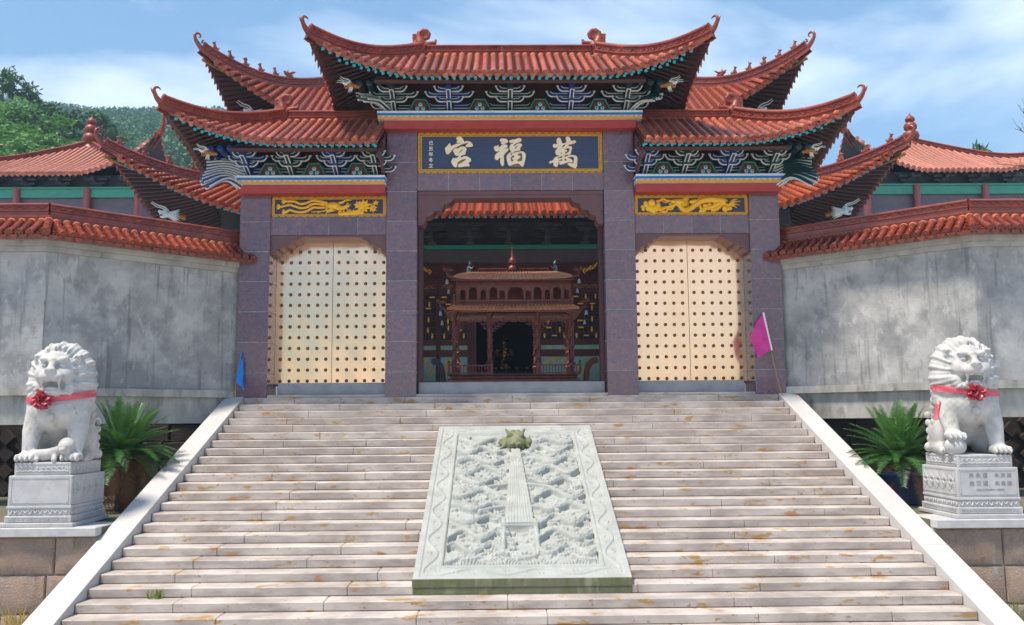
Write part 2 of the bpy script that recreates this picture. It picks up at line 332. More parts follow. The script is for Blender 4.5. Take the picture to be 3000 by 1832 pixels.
def C3(a,b,ra,rb):
    a=np.array(a,np.float32); b=np.array(b,np.float32); d=b-a; L=float(d@d)
    def f(X,Y,Z):
        t=np.clip(((X-a[0])*d[0]+(Y-a[1])*d[1]+(Z-a[2])*d[2])/L,0,1)
        return np.sqrt((X-a[0]-t*d[0])**2+(Y-a[1]-t*d[1])**2+(Z-a[2]-t*d[2])**2)-(ra+t*(rb-ra))
    return f
def P3(pts,rs):
    fs=[C3(pts[i],pts[i+1],rs[i],rs[i+1]) for i in range(len(pts)-1)]
    def f(X,Y,Z):
        o=fs[0](X,Y,Z)
        for g in fs[1:]: o=np.minimum(o,g(X,Y,Z))
        return o
    return f
def smin(a,b,k):
    h=np.clip(.5+.5*(b-a)/k,0,1); return b+(a-b)*h-k*h*(1-h)
def build_sdf(ops,lo,hi,h,post=None):
    """ops: (mode, f, k) with mode u=union, s=subtract"""
    def fn(X,Y,Z):
        o=np.full(X.shape,9,np.float32)
        for md,f,k in ops:
            d=f(X,Y,Z)
            o=smin(o,d,k) if md=='u' else -smin(-o,d,k)
        return post(o,X,Y,Z) if post else o
    return sdf_mesh(fn,lo,hi,h)
def rotz(a): c,s=math.cos(a),math.sin(a); return np.array(((c,-s,0),(s,c,0),(0,0,1)))
def rotx(a): c,s=math.cos(a),math.sin(a); return np.array(((1,0,0),(0,c,-s),(0,s,c)))
def roty(a): c,s=math.cos(a),math.sin(a); return np.array(((c,0,s),(0,1,0),(-s,0,c)))
def T(x,y,z,rz=0,s=1,sx=None,rx=0,ry=0):
    m=Matrix.Translation((x,y,z))@Matrix.Rotation(rz,4,'Z')@Matrix.Rotation(ry,4,'Y')@Matrix.Rotation(rx,4,'X')
    q=(s,s,s) if sx is None else sx
    return m@Matrix.Diagonal((q[0],q[1],q[2],1))
def spline(pts,n):
    """Catmull-Rom through pts"""
    P=np.asarray(pts,float); P=np.vstack([2*P[0]-P[1],P,2*P[-1]-P[-2]]); k=len(P)-3; o=[]
    for q in np.linspace(0,k-1e-6,n):
        i=int(q); t=q-i; a,b,c,d=P[i:i+4]
        o.append(.5*((2*b)+(c-a)*t+(2*a-5*b+4*c-d)*t*t+(3*b-a-3*c+d)*t**3))
    return np.array(o)
# ---------------------------------------------------------------- ground, terraces, staircase
g=G(); g.grid([[(x,y,-3.52) for y in (-390,-60,8,12,60,2590)] for x in (-2590,-40,-8,8,40,2590)],m_pave,flip=True); g.obj('ground',kind='structure',smooth=0)
g=G(); g.box(-60,60,20.60,75,-3.5,.02,m_pave); g.obj('courtyard',kind='structure',smooth=0)
ZS=[.069,-.081,-.229,-.376,-.521,-.665,-.807,-.948,-1.087,-1.226,-1.363,-1.499,-1.634,-1.768,-1.902,-2.034,-2.166,-2.297,-2.427,-2.557,-2.687,-2.816,-2.945,-3.073,-3.201,-3.33,-3.5]
Y0,TR=20.279,.3695
g=G(); pr=[(20.75,-3.5),(20.75,-.06)]+[(Y0-TR*i+.16,ZS[i+1]-.05) for i in range(0,25)]+[(Y0-TR*25+.05,-3.5)]
g.prism(pr,-5.86,5.86,m_step,((0,0,0),(0,1,0),(0,0,1),(1,0,0)))
stair=g.obj('staircase',kind='structure',smooth=0)
for i in range(26):
    x=-5.872; yf=Y0-TR*i; first=True
    while x<5.8:
        L=rnd.uniform(1.6,3.1)
        if first: L*=rnd.uniform(.45,1); first=False
        x1=x+L
        if 5.872-x1<.7: x1=5.872
        j=rnd.uniform(-.004,.004); k=rnd.uniform(-.003,.002)
        g=G(); g.box(x+.0015,x1-.0015,yf+j,yf+TR+(.10 if i else .62),ZS[i+1]+.004,ZS[i]+k,m_step,.012); o=g.obj('step_stone',stair,smooth=20)
        x=x1
# low plinth course under the door sills is part of the gate (below). side walls of the stair
for sx,word in ((-1,'left'),(1,'right')):
    zt=lambda y:.088+(y-20.28)*.3666
    root=empty('stair_cheek_wall',(sx*6.08,16,-3.5),'sloping pale granite side wall of the staircase on the %s, below the %s flag'%(word,'blue' if sx<0 else 'pink'),'wall','side walls of the staircase')
    fr=((0,0,0),(0,1,0),(0,0,1),(1,0,0)); a,b=sorted((sx*5.878,sx*6.28))
    g=G(); g.prism([(10.6,-3.5),(20.31,-3.5),(20.31,zt(20.31)-.20),(10.6,zt(10.6)-.20)],a+.006,b-.006,m_cheek,fr); g.obj('wall_core',root,smooth=0)
    ys=[20.315,19.45,16.6,13.72,11.0,10.3]
    for q in range(5):
        y1,y0=ys[q]-.002,ys[q+1]+.002
        g=G(); g.prism([(y0,zt(y0)-.21),(y1,zt(y1)-.21),(y1,zt(y1)),(y0,zt(y0))],a,b,m_cheek,fr); o=g.obj('coping_slab',root,smooth=0)
        md=o.modifiers.new('b','BEVEL'); md.width=.012; md.segments=2
# lion terraces and their block walls
def block(g,x0,x1,y0,y1,z0,z1,m,c=.02,amp=.02,nx=7,nz=6,front=-1):
    """rough-faced block, the face towards -y broken up"""
    g.box(x0,x1,y0+.03,y1,z0,z1,m,c)
    P=[]
    for i in range(nx):
        u=i/(nx-1); row=[]
        for j in range(nz):
            w_=j/(nz-1); e=min(u,1-u,w_,1-w_)*8; e=min(1,e)
            row.append((x0+c+(x1-x0-2*c)*u,y0+.029-e*(.018+rnd.uniform(0,amp)),z0+c+(z1-z0-2*c)*w_))
        P.append(row)
    g.grid(P,m,flip=True)
for sx,word in ((-1,'left'),(1,'right')):
    def X(a,b): return sorted((sx*a,sx*b))
    x0,x1=X(6.285,16); g=G(); g.box(x0,x1,14.24,20.9,-3.5,-2.012,m_earth); g.obj('lion_terrace',kind='structure',smooth=0)
    root=empty('terrace_wall',(sx*8,14.15,-3.5),'tan rough granite block wall with pale slab coping under the %s stone lion'%word,'wall','terrace walls under the lions')
    g=G(); g.box(x0,x1,14.17,14.5,-3.5,-2.13,m_grout); g.obj('wall_core',root,smooth=0)
    z=-2.135
    for r_ in range(3):
        h=.56; x=6.29+rnd.uniform(0,.3); first=True; xa=6.287
        while xa<13:
            xb=xa+rnd.uniform(.62,1.15); a,b=X(xa+.006,xb-.006)
            g=G(); block(g,a,b,14.10,14.2,max(z-h,-3.5)+.006,z-.006,m_block); g.obj('stone_block',root,smooth=60); xa=xb
        z-=h
    xa=6.287
    while xa<13:
        xb=xa+rnd.uniform(1.5,2.2); a,b=X(xa+.002,xb-.002); g=G(); g.box(a,b,14.03,14.9,-2.128,-2.0,m_stone2,.01); g.obj('coping_slab',root,smooth=20); xa=xb
    # shaded wall at the back of the terrace, under the boundary wall
    root=empty('retaining_wall',(sx*9,20.3,-2),'dark shaded stone retaining wall behind the %s sago palm'%word,'wall','shaded retaining walls')
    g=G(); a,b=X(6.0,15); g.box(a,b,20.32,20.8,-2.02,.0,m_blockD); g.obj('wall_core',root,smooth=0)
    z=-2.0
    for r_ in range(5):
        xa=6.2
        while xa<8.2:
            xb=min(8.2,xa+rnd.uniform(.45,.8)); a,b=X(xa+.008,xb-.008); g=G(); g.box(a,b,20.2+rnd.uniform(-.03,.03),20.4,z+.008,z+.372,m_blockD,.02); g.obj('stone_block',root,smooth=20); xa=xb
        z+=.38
    q=.36
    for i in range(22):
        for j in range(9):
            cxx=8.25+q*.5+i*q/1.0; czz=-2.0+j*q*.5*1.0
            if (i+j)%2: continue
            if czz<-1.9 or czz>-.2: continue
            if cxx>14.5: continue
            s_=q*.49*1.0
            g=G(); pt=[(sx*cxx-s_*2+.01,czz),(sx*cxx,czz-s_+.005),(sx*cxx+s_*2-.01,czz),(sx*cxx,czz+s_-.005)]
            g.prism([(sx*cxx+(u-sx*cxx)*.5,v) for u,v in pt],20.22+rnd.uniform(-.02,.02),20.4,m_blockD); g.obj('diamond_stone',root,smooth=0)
# ---------------------------------------------------------------- carved relief slab on the stairs
def make_relief():
    Wd,Lg=3.0,5.958; du=.0105; nu=int(Wd/du)+1; nv=int(Lg/.0125)+1
    u=np.linspace(-Wd/2,Wd/2,nu); v=np.linspace(0,Lg,nv); Hh=np.zeros((nv,nu),np.float32); rs=random.Random(11)
    U_,V_=np.meshgrid(u,v)
    e=np.minimum(np.minimum(U_+Wd/2,Wd/2-U_),np.minimum(V_,Lg-V_))
    Hh[:]=0; Hh[(e>.085)&(e<.33)]=-.022; Hh[(e>=.33)&(e<.385)]=0.0; Hh[e>=.385]=-.06
    fld=e>=.39
    def stamp(px,pv,r,h,base,mask_lo,add=0):
        i0,i1=np.searchsorted(v,(pv-r,pv+r)); j0,j1=np.searchsorted(u,(px-r,px+r))
        if i1<=i0 or j1<=j0: return
        d=((U_[i0:i1,j0:j1]-px)**2+(V_[i0:i1,j0:j1]-pv)**2)/(r*r)
        q=base+h*np.sqrt(np.clip(1-d,0,1)); ok=(d<1)&(e[i0:i1,j0:j1]>mask_lo)
        sub=Hh[i0:i1,j0:j1]; sub[ok]=np.maximum(sub[ok],q[ok])
    def stroke(pts,r0,r1,h,base=-.06,mask=.40,n=60,rib=0):
        P=spline(pts,n)
        for k,(a,b) in enumerate(P):
            t=k/(n-1); hh=h*(1+rib*math.sin(k*2.2)); stamp(a,b,r0+(r1-r0)*t,hh,base,mask)
    # border vine
    for side in (-1,1):
        k=0
        vv=.25
        P=[(side*(Wd/2-.207+.085*math.sin(q*6.5)),q) for q in np.linspace(.2,Lg-.2,46)]; stroke(P,.02,.02,.022,-.022,.09,n=700)
        for q in np.arange(.3,Lg-.25,.24):
            a0=rs.uniform(0,6); c=side*(Wd/2-.207-.05*math.sin(q*6.5))
            stroke([(c+.045*(1-t)*math.cos(a0+t*7),q+.06*(1-t)*math.sin(a0+t*7)) for t in np.linspace(0,1,7)],.016,.008,.02,-.022,.09,n=34)
    for vv in (.207,Lg-.207):
        P=[(q,vv+.075*math.sin(q*6.5)) for q in np.linspace(-1.35,1.35,30)]; stroke(P,.02,.02,.022,-.022,.09,n=420)
        for q in np.arange(-1.2,1.25,.24): stroke([(q+.05*(1-t)*math.cos(t*7),vv-.04*math.sin(q*6.5)+.05*(1-t)*math.sin(t*7)) for t in np.linspace(0,1,7)],.016,.008,.02,-.022,.09,n=34)
    # clouds: flowing streamers ending in curls
    for _ in range(300):
        a,b=rs.uniform(-1.08,1.08),rs.uniform(.5,5.5); s=rs.choice((-1,1)); L=rs.uniform(.16,.42); k=rs.uniform(.02,.06); hh=rs.uniform(.035,.065)
        P=[(a-s*L*.5,b+k*.4),(a-s*L*.2,b-k),(a+s*L*.15,b+k*.3),(a+s*L*.42,b),(a+s*L*.52,b+.05),(a+s*L*.44,b+.085),(a+s*L*.37,b+.05)]
        stroke(P,.009,.021,hh,n=54); stroke([(p+.0,q+.036) for p,q in P[:4]],.006,.015,hh*.8,n=30)
    # dragons
    for row in range(10):
        for sd in (-1,1):
            v0=.82+row*.475+rs.uniform(-.05,.05); s=rs.choice((-1,1)); x0=sd*rs.uniform(.62,.74); A=rs.uniform(.10,.17); fq=rs.uniform(7,10); ph=rs.uniform(0,6)
            P=[(x0+s*(t-.5)*.84,v0+A*math.sin(t*fq+ph)) for t in np.linspace(0,1,16)]
            stroke(P,.060,.022,.092,n=210,rib=.16); stroke([(p,q+.012) for p,q in P],.022,.010,.115,n=150,rib=.25)
            for t in (3,7,11):
                a,b=P[t]; kx=rs.choice((-1,1)); kv=rs.choice((-1,1)); stroke([(a,b),(a+kx*.08,b+kv*.08),(a+kx*.15,b+kv*.06)],.030,.018,.066,n=24)
                for c in (-1,0,1): stroke([(a+kx*.15,b+kv*.06),(a+kx*.21,b+kv*.06+c*.04)],.012,.007,.06,n=10)
            a,b=P[0]; stamp(a,b,.085,.10,-.06,.4); stroke([(a,b),(a-s*.11,b-.045)],.055,.034,.09,n=12); stroke([(a,b),(a-s*.10,b+.05)],.045,.022,.09,n=12)
            for c in (-1,1):
                stroke([(a+s*.02,b+c*.05),(a+s*.15,b+c*.11)],.016,.007,.085,n=12); stroke([(a+s*.04,b+c*.02),(a+s*.17,b+c*.04)],.014,.006,.075,n=12)
    # waves
    for k in range(9):
        a,b=-1.0+k*.25,.48+.12*(k%2)
        for q in range(5): stroke([(a+(.05+.045*q)*math.cos(t),b+(.05+.045*q)*math.sin(t)*.8) for t in np.linspace(.1,3.0,8)],.018,.018,.03+.005*q,n=40)
    for (a,b,s) in ((-.55,.7,1),(-.2,.78,-1),(.25,.72,1),(.75,.68,-1),(-.9,.62,1),(.55,.85,1),(-.7,.95,-1)):
        for q in range(6): stamp(a+s*q*.045,b+.03*math.sin(q*1.4),.036,.085,-.06,.4)
        stroke([(a,b),(a-s*.12,b-.12),(a-s*.3,b-.16)],.05,.02,.075,n=40)
    # waterfall
    for iv in range(nv):
        q=v[iv]
        if 1.62<q<4.85:
            hw=.235-(q-1.62)*.05
            ok=(np.abs(u)<hw); Hh[iv,ok]=np.maximum(Hh[iv,ok]*.0,0)+.028+.008*np.sin(u[ok]/hw*30+.6*math.sin(q*4))+.006*np.sin(u[ok]/hw*55+q*2)
    for s in (-1,1): stroke([(s*.24,1.75),(s*.25,1.2),(s*.25,.72)],.05,.05,.10,n=160)
    for q in (1.50,1.58): stroke([(-.27,q),(0,q+.01),(.27,q)],.028,.028,.13,n=80)
    for q in range(7): stamp(-.2+q*.066,.70+.02*math.sin(q*2),.045,.09,-.06,.4)
    for s in (-1,1):
        for q in (3.05,2.2): stroke([(s*.62,q-.12),(s*.42,q-.02),(s*.26,q+.02),(s*.16,q+.04)],.045,.025,.10,n=60)
    for i in range(4):  # little fish / waves on the water
        pass
    hi=np.clip((Hh+.03)/.03,0,1)*(e>.4)*(np.abs(U_)>.26)
    Hh+=hi*(.005*np.sin(U_*95+V_*40)*np.sin(V_*95-U_*40))+(e>.4)*  .0022*nr.normal(size=Hh.shape)
    O=np.array((.02,12.89,-2.605)); d=np.array((0,5.6,2.035))/5.958; n=np.array((0,-2.035,5.6))/5.958
    P=O+U_[...,None]*np.array((1,0,0))+V_[...,None]*d+Hh[...,None]*n
    V=P.reshape(-1,3); I=np.arange(nv*nu).reshape(nv,nu); F=np.stack([I[:-1,:-1],I[:-1,1:],I[1:,1:],I[1:,:-1]],-1).reshape(-1,4)
    return V,F,O,d,n
m_mosshead=mat('mossy carved stone',(.20,.205,.12),(.09,.10,.03),rough=.85,scale=6,bump=.3,bscale=60)
V,F,RO,RD,RN=make_relief()
rel=empty('carved_stone_relief',(.02,12.89,-2.85),'pale green carved dragon relief slab lying in the middle of the stairs','relief')
link(bpy.data.objects.new('carved_field',fastmesh('carved_field',V,F,m_relief)),rel)
g=G(); fr=((.02,12.89,-2.605),(1,0,0),tuple(RD),tuple(RN))
c=[(0,0,0)]
def RP(a,b,h): return RO+a*np.array((1,0,0))+b*RD+h*RN
lo=[(-1.5,0),(1.5,0),(1.5,5.958),(-1.5,5.958)]
vv=[RP(a,b,-.002) for a,b in lo]+[RP(a,b,-.24) for a,b in lo]; vv[4]=np.array((vv[0][0],12.90,-2.835)); vv[5]=np.array((vv[1][0],12.90,-2.835))
g.add(vv,[(4,5,1,0),(5,6,2,1),(6,7,3,2),(7,4,0,3),(7,6,5,4)],m_relief); 
g.obj('slab_body',rel,smooth=0)
g=G(); g.box(-1.485,1.525,12.872,12.93,-2.715,-2.603,m_moss,.006); g.obj('slab_edge',rel,smooth=20)
g=G(); g.box(-1.478,1.518,12.880,12.93,-2.812,-2.719,m_moss,.004); g.obj('slab_edge',rel,smooth=20)
ops=[('u',E3((0,0,.10),(.20,.22,.13)),.04),('u',E3((0,-.17,.10),(.16,.14,.08)),.05),('u',E3((0,-.20,.03),(.15,.13,.05)),.03)]
for s in (-1,1):
    ops+=[('u',E3((s*.10,-.05,.22),(.05,.06,.05)),.03),('u',E3((s*.06,-.29,.15),(.04,.04,.03)),.02),('u',C3((s*.11,.05,.2),(s*.17,.30,.2),.035,.02),.02),('u',E3((s*.22,-.02,.08),(.09,.12,.06)),.03),('u',C3((s*.18,-.12,.06),(s*.27,-.24,.04),.04,.02),.03),('u',C3((s*.05,.15,.2),(s*.03,.35,.12),.05,.03),.03)]
ops+=[('s',E3((0,-.30,.06),(.11,.12,.022)),.01)]
V,F=build_sdf(ops,(-.36,-.42,-.06),(.36,.45,.36),.014)
o=link(bpy.data.objects.new('dragon_head',fastmesh('dragon_head',V,F,m_mosshead)),rel)
B=Matrix(((1,0,0,0),(0,RD[1],RN[1],0),(0,RD[2],RN[2],0),(0,0,0,1))); p=RP(0,5.02,-.05); o.matrix_basis=Matrix.Translation(p)@B@Matrix.Scale(1.05,4)
# ---------------------------------------------------------------- curved hip roofs
class Roof:
    def __init__(s,cx,cy,xh,yh,z0,H,lift,xk,yk,flare,conc=.62,px=1.6,py=1.5,xr=None):
        s.cx,s.cy,s.xh,s.yh,s.z0,s.H,s.L,s.xk,s.yk,s.F,s.a,s.px,s.py=cx,cy,xh,yh,z0,H,lift,xk,yk,flare,conc,px,py
        s.xr=xh-yh
    def z(s,x,y):
        ax,ay=abs(x),abs(y); q=min(s.yh-ay,s.xh-ax)/s.yh; b=s.z0+s.H*(s.a*q+(1-s.a)*q*abs(q))
        kx=min(1.12,max(0,(ax-s.xk)/(s.xh-s.xk))); ky=min(1.12,max(0,(ay-s.yk)/(s.yh-s.yk)))
        return b+s.L*kx**s.px*ky**s.py
    def fl(s,a,side):
        k=max(0,(abs(a)-s.yk)/(s.yh-s.yk)) if side else max(0,(abs(a)-s.xk)/(s.xh-s.xk))
        return s.F*min(k,1.1)**2
    def loc(s,side,sg,a,b): return (sg*b,a) if side else (a,sg*b)
    def path(s,side,sg,a,n,off=0,b0=None,b1=None):
        """points from the eave up the slope at position a along the eave"""
        e=(s.xh if side else s.yh)+s.fl(a,side); top=(s.xr+abs(a)) if side else max(0.0,abs(a)-s.xr)
        lo=e if b0 is None else e-b0; hi=top if b1 is None else b1
        P=[]
        for b in np.linspace(lo,hi,n):
            x,y=s.loc(side,sg,a,b); P.append((s.cx+x,s.cy+y,s.z(x,y)+off))
        return np.array(P)
def row_mesh(P,la,r,pitch,tl,mt,base=0.0,disc=True,mortar=None):
    g=G(); P=np.array(P); la=np.array(la,float); P=P+la*np.linspace(rnd.uniform(-.007,.007),rnd.uniform(-.005,.005),len(P))[:,None]+np.array((0,0,rnd.uniform(-.005,.005))); L=np.linalg.norm(P[-1]-P[0]); k=max(1,int(round(L/tl))); la=np.array(la,float)
    ts=[]
    for i in range(k): ts+= [(i/k,1.06),((i+.97)/k,.93)]
    s=np.r_[0,np.cumsum(np.linalg.norm(np.diff(P,axis=0),axis=1))]; s/=s[-1]
    V=[];n=7
    for t,q in ts:
        p=np.array([np.interp(t,s,P[:,c]) for c in range(3)]); t2=min(1,t+.02); p2=np.array([np.interp(t2,s,P[:,c]) for c in range(3)]); t1=max(0,t-.02); p1=np.array([np.interp(t1,s,P[:,c]) for c in range(3)])
        d=p2-p1; d/=np.linalg.norm(d); nn=np.cross(la,d); nn/=np.linalg.norm(nn); nn=nn if nn[2]>0 else -nn
        for j in range(n):
            a=math.pi*(j/(n-1))*1.10-.05*math.pi; V.append(p+nn*(base+r*.35)+r*q*(math.cos(a)*la+math.sin(a)*nn))
    F=[(i*n+j,i*n+j+1,(i+1)*n+j+1,(i+1)*n+j) for i in range(len(ts)-1) for j in range(n-1)]
    v0=np.array(V); tst=np.cross(v0[1]-v0[0],v0[n]-v0[0]); ctr=P[0]
    out=np.dot(tst,v0[0]-(P[0]))>0
    g.add(V,F if out else [f[::-1] for f in F],mt)
    if disc:
        d=P[1]-P[0]; d/=np.linalg.norm(d); nn=np.cross(la,d); nn=nn if nn[2]>0 else -nn
        c=P[0]+nn*(base+r*.35); m=14
        rings=[(1.12,.03),(1.12,-.022),(.95,-.022),(.82,-.012),(.5,-.012),(.36,-.022),(0.02,-.020)]; W=[]
        for q,dd in rings:
            for j in range(m):
                a=2*math.pi*j/m; W.append(c+d*dd+r*q*(math.cos(a)*la+math.sin(a)*nn))
        Fd=[(i*m+j,i*m+(j+1)%m,(i+1)*m+(j+1)%m,(i+1)*m+j) for i in range(len(rings)-1) for j in range(m)]
        W=np.array(W); q=Fd[0]; nm=np.cross(W[q[1]]-W[q[0]],W[q[3]]-W[q[0]])
        if np.dot(nm,W[q[0]]-c)<0: Fd=[f[::-1] for f in Fd]
        g.add(W,Fd,mt)
    if mortar is not None:
        d=P[-1]-P[-2]; d/=np.linalg.norm(d); c=P[-1]+np.array((0,0,r*.55)); g.ell(c-d*.02,(r*1.25,r*1.1,r*1.15),mortar,8,5)
    return g
def pan_mesh(P,la,wd,tl,mt,drip=True,depth=.03,dw=None):
    g=G(); P=np.array(P); L=np.linalg.norm(P[-1]-P[0]); k=max(1,int(round(L/tl))); la=np.array(la,float)
    s=np.r_[0,np.cumsum(np.linalg.norm(np.diff(P,axis=0),axis=1))]; s/=s[-1]; V=[]; n=5
    for i in range(k):
        for t,o in ((i/k,.022),((i+1)/k-.002,.0)):
            p=np.array([np.interp(t,s,P[:,c]) for c in range(3)]); t2=min(1,t+.03); t1=max(0,t-.03)
            d=np.array([np.interp(t2,s,P[:,c])-np.interp(t1,s,P[:,c]) for c in range(3)]); d/=np.linalg.norm(d); nn=np.cross(la,d); nn=nn if nn[2]>0 else -nn
            for j in range(n):
                u=-1+2*j/(n-1); V.append(p+la*u*wd/2+nn*(o+depth*(u*u)-.005))
    F=[(i*n+j,i*n+j+1,(i+1)*n+j+1,(i+1)*n+j) for i in range(2*k-1) for j in range(n-1)]
    W=np.array(V); q=F[0]; nm=np.cross(W[q[1]]-W[q[0]],W[q[3]]-W[q[0]])
    if nm[2]<0: F=[f[::-1] for f in F]
    g.add(V,F,mt)
    if drip:
        d=P[1]-P[0]; d/=np.linalg.norm(d); nn=np.cross(la,d); nn=nn if nn[2]>0 else -nn
        wd=dw or wd*1.6; dn=-nn*.93-d*.25; dn/=np.linalg.norm(dn)
        pts=[(-.5,.0),(-.5,.03),(-.38,.42),(-.2,.66),(0,.86),(.2,.66),(.38,.42),(.5,.03),(.5,0)]
        W2=[]
        for th in (-.006,.010):
            for a,b in pts: W2.append(P[0]+nn*(.0+depth*(4*a*a)*.5)+la*a*wd*1.02+dn*b*wd*.68-d*(th+.03))
        m=len(pts); Fd=[tuple(range(m)),tuple(range(2*m-1,m-1,-1))]+[(i,i+m,(i+1)%m+m,(i+1)%m) for i in range(m)]
        g.add(W2,Fd,mt)
    return g
def ridge_seg(P,up,hw,ht,mt,mp):
    """one ridge tile along polyline P"""
    g=G(); prof=[(1.0,0),(.62,.06),(.62,.40),(.95,.44),(.95,.50),(.60,.53),(.60,.80),(1.0,.84),(1.02,.92),(.6,1.02),(0,1.06)]
    prof=prof+[(-a,b) for a,b in prof[-2::-1]]; n=len(prof); V=[]
    P=np.array(P); T_=np.gradient(P,axis=0)
    for i,p in enumerate(P):
        t=T_[i]/np.linalg.norm(T_[i]); la=np.cross(t,(0,0,1)); la/=np.linalg.norm(la); uu=np.cross(la,t)
        for a,b in prof: V.append(p+la*a*hw+uu*b*ht)
    F=[(i*n+j,(i+1)*n+j,(i+1)*n+j+1,i*n+j+1) for i in range(len(P)-1) for j in range(n-1)]
    F+=[tuple(range(n)),tuple((len(P)-1)*n+j for j in range(n-1,-1,-1))]
    g.add(V,F,mt)
    # scroll relief on both sides of the band
    k=9
    for sd in (-1,1):
        Q=[]
        for q in np.linspace(.10,.90,k):
            p=np.array([np.interp(q,np.linspace(0,1,len(P)),P[:,c]) for c in range(3)]); t=P[-1]-P[0]; t=t/np.linalg.norm(t); la=np.cross(t,(0,0,1)); la/=np.linalg.norm(la); uu=np.cross(la,t)
            Q.append(p+la*sd*hw*.62+uu*ht*(.665+.085*math.sin(q*13)))
        g.tube(Q,ht*.045,mt,n=4)
    return g
def ridge_line(part,P,hw,ht,seg,mt):
    P=np.array(P); s=np.r_[0,np.cumsum(np.linalg.norm(np.diff(P,axis=0),axis=1))]; k=max(1,int(round(s[-1]/seg)))
    for i in range(k):
        q=np.linspace(s[-1]*i/k+.0012,s[-1]*(i+1)/k-.0012,4); ridge_seg(np.stack([np.interp(q,s,P[:,c]) for c in range(3)],1),None,hw,ht,mt,mt).obj('ridge_tile',part,smooth=30)
def hook_tip(part,p,d,sc,mt,fancy=False):
    """upturned hook ornament at the end of a hip, d=outward horizontal direction"""
    d=np.array(d,float); d/=np.linalg.norm(d); z=np.array((0,0,1.)); p=np.array(p,float); g=G()
    C=[(-.12,-.16),(.03,-.02),(.12,.14),(.14,.28),(.07,.37),(-.04,.37),(-.10,.31)] if not fancy else [(-.14,-.20),(.04,-.02),(.17,.18),(.18,.36),(.06,.45),(-.06,.41),(-.07,.30),(.01,.27)]
    P=[p+sc*(a*d+b*z) for a,b in C]; P=spline(P,18); r=np.interp(np.linspace(0,1,18),[0,.3,.75,1],[.12,.075,.04,.018])*sc
    g.tube(P,r,mt,n=8)
    F=[(.08,.06),(.20,.16),(.26,.30)]; g.tube(spline([p+sc*(a*d+b*z) for a,b in F],6),np.linspace(.05,.012,6)*sc,mt,n=6)
    if fancy:
        for a,b in ((-.16,.06),(-.26,.0),(-.36,-.04)): g.tube(spline([p+sc*(a*d+b*z),p+sc*((a-.02)*d+(b+.12)*z),p+sc*((a-.09)*d+(b+.13)*z)],6),np.linspace(.05,.02,6)*sc,mt,n=6)
    g.obj('ridge_hook',part,smooth=50)
def rafters(R_,part,side,sg,As,wall,m_end,sq=.036,rr=.036,drop=.085,dark=None,round_=True):
    la=np.array((0,1,0) if side else (1,0,0),float); dark=dark or m_brown
    for a in As:
        g=G(); e=(R_.xh if side else R_.yh)+R_.fl(a,side)
        top=max(wall,(R_.xr+abs(a) if side else max(0,abs(a)-R_.xr))+.04)
        if top>e-.2: continue
        P=R_.path(side,sg,a,6,-drop,b0=.10,b1=top); P2=R_.path(side,sg,a,5,-drop-.085,b0=.34,b1=top)
        def bar(P,hw,hh,rd):
            n=4 if not rd else 10; V=[]
            for i,p in enumerate(P):
                t=P[min(i+1,len(P)-1)]-P[max(i-1,0)]; t/=np.linalg.norm(t); nn=np.cross(la,t); nn=nn if nn[2]>0 else -nn
                if not rd: V+=[p+la*x*hw+nn*y*hh for x,y in ((-1,-1),(1,-1),(1,1),(-1,1))]
                else: V+=[p+hw*(math.cos(2*math.pi*j/n)*la+math.sin(2*math.pi*j/n)*nn) for j in range(n)]
            F=[(i*n+j,i*n+(j+1)%n,(i+1)*n+(j+1)%n,(i+1)*n+j) for i in range(len(P)-1) for j in range(n)]
            g.add(V,F,dark); g.add(V[:n],[tuple(range(n))],m_end)
        bar(P,sq,sq*.75,False)
        if round_ and len(P2) and np.linalg.norm(P2[-1]-P2[0])>.1 and e-.34>top: bar(P2,rr,rr,True)
        o=g.obj('rafter',part,smooth=40)
def deck(R_,name,parent,x_in=None,sgn=1,mt=None,mb=None,thick=.055,part=None,backtile=None):
    g=G(); mb=mb or m_brown2; mt=mt or m_tileG
    def surf(side,sg,a0,a1,na,nb):
        As=np.linspace(a0,a1,na); up_=[];dn=[]
        for a in As:
            up_.append(R_.path(side,sg,a,nb,-.012)); q=R_.path(side,sg,a,nb,-thick); dn.append(q)
        up_,dn=np.array(up_),np.array(dn)
        fl=(side==1)==(sg>0)
        g.grid(up_,mt,flip=not fl); g.grid(dn,mb,flip=fl)
        g.grid(np.stack([up_[:,0],dn[:,0]],1),mb)
    lo,hi=(-R_.xh,R_.xh) if x_in is None else sorted((sgn*x_in,sgn*R_.xh))
    for sg in (-1,1): surf(0,sg,lo,hi,41,9)
    for sg in ((-1,1) if x_in is None else (sgn,)): surf(1,sg,-R_.yh,R_.yh,25,9)
    return g.obj(name,parent,smooth=40)
def tile_slope(R_,part,side,sg,a0,a1,pitch,r,mt,tl=.24,n=9,la=None,mortar=None,drip=True,cut=.07):
    la=np.array((0,1,0) if side else (1,0,0),float); k=int(round((a1-a0)/pitch)); pt=(a1-a0)/k
    for i in range(k):
        a=a0+(i+.5)*pt; e=(R_.xh if side else R_.yh)+R_.fl(a,side); top=(R_.xr+abs(a) if side else max(0,abs(a)-R_.xr))
        if e-top<.16: continue
        row_mesh(R_.path(side,sg,a,n,.0,b1=top+cut),la,r,pt,tl,mt,mortar=mortar if not side else None).obj('barrel_tile_row',part,smooth=40)
        a2=a0+i*pt
        top2=(R_.xr+abs(a2) if side else max(0,abs(a2)-R_.xr)); e2=(R_.xh if side else R_.yh)+R_.fl(a2,side)
        if i>0 and e2-top2>.16: pan_mesh(R_.path(side,sg,a2,n,.0,b1=top2+.04),la,pt-r*1.5,tl*.42,mt,drip,dw=pt*.80).obj('pan_tile_row',part,smooth=30)
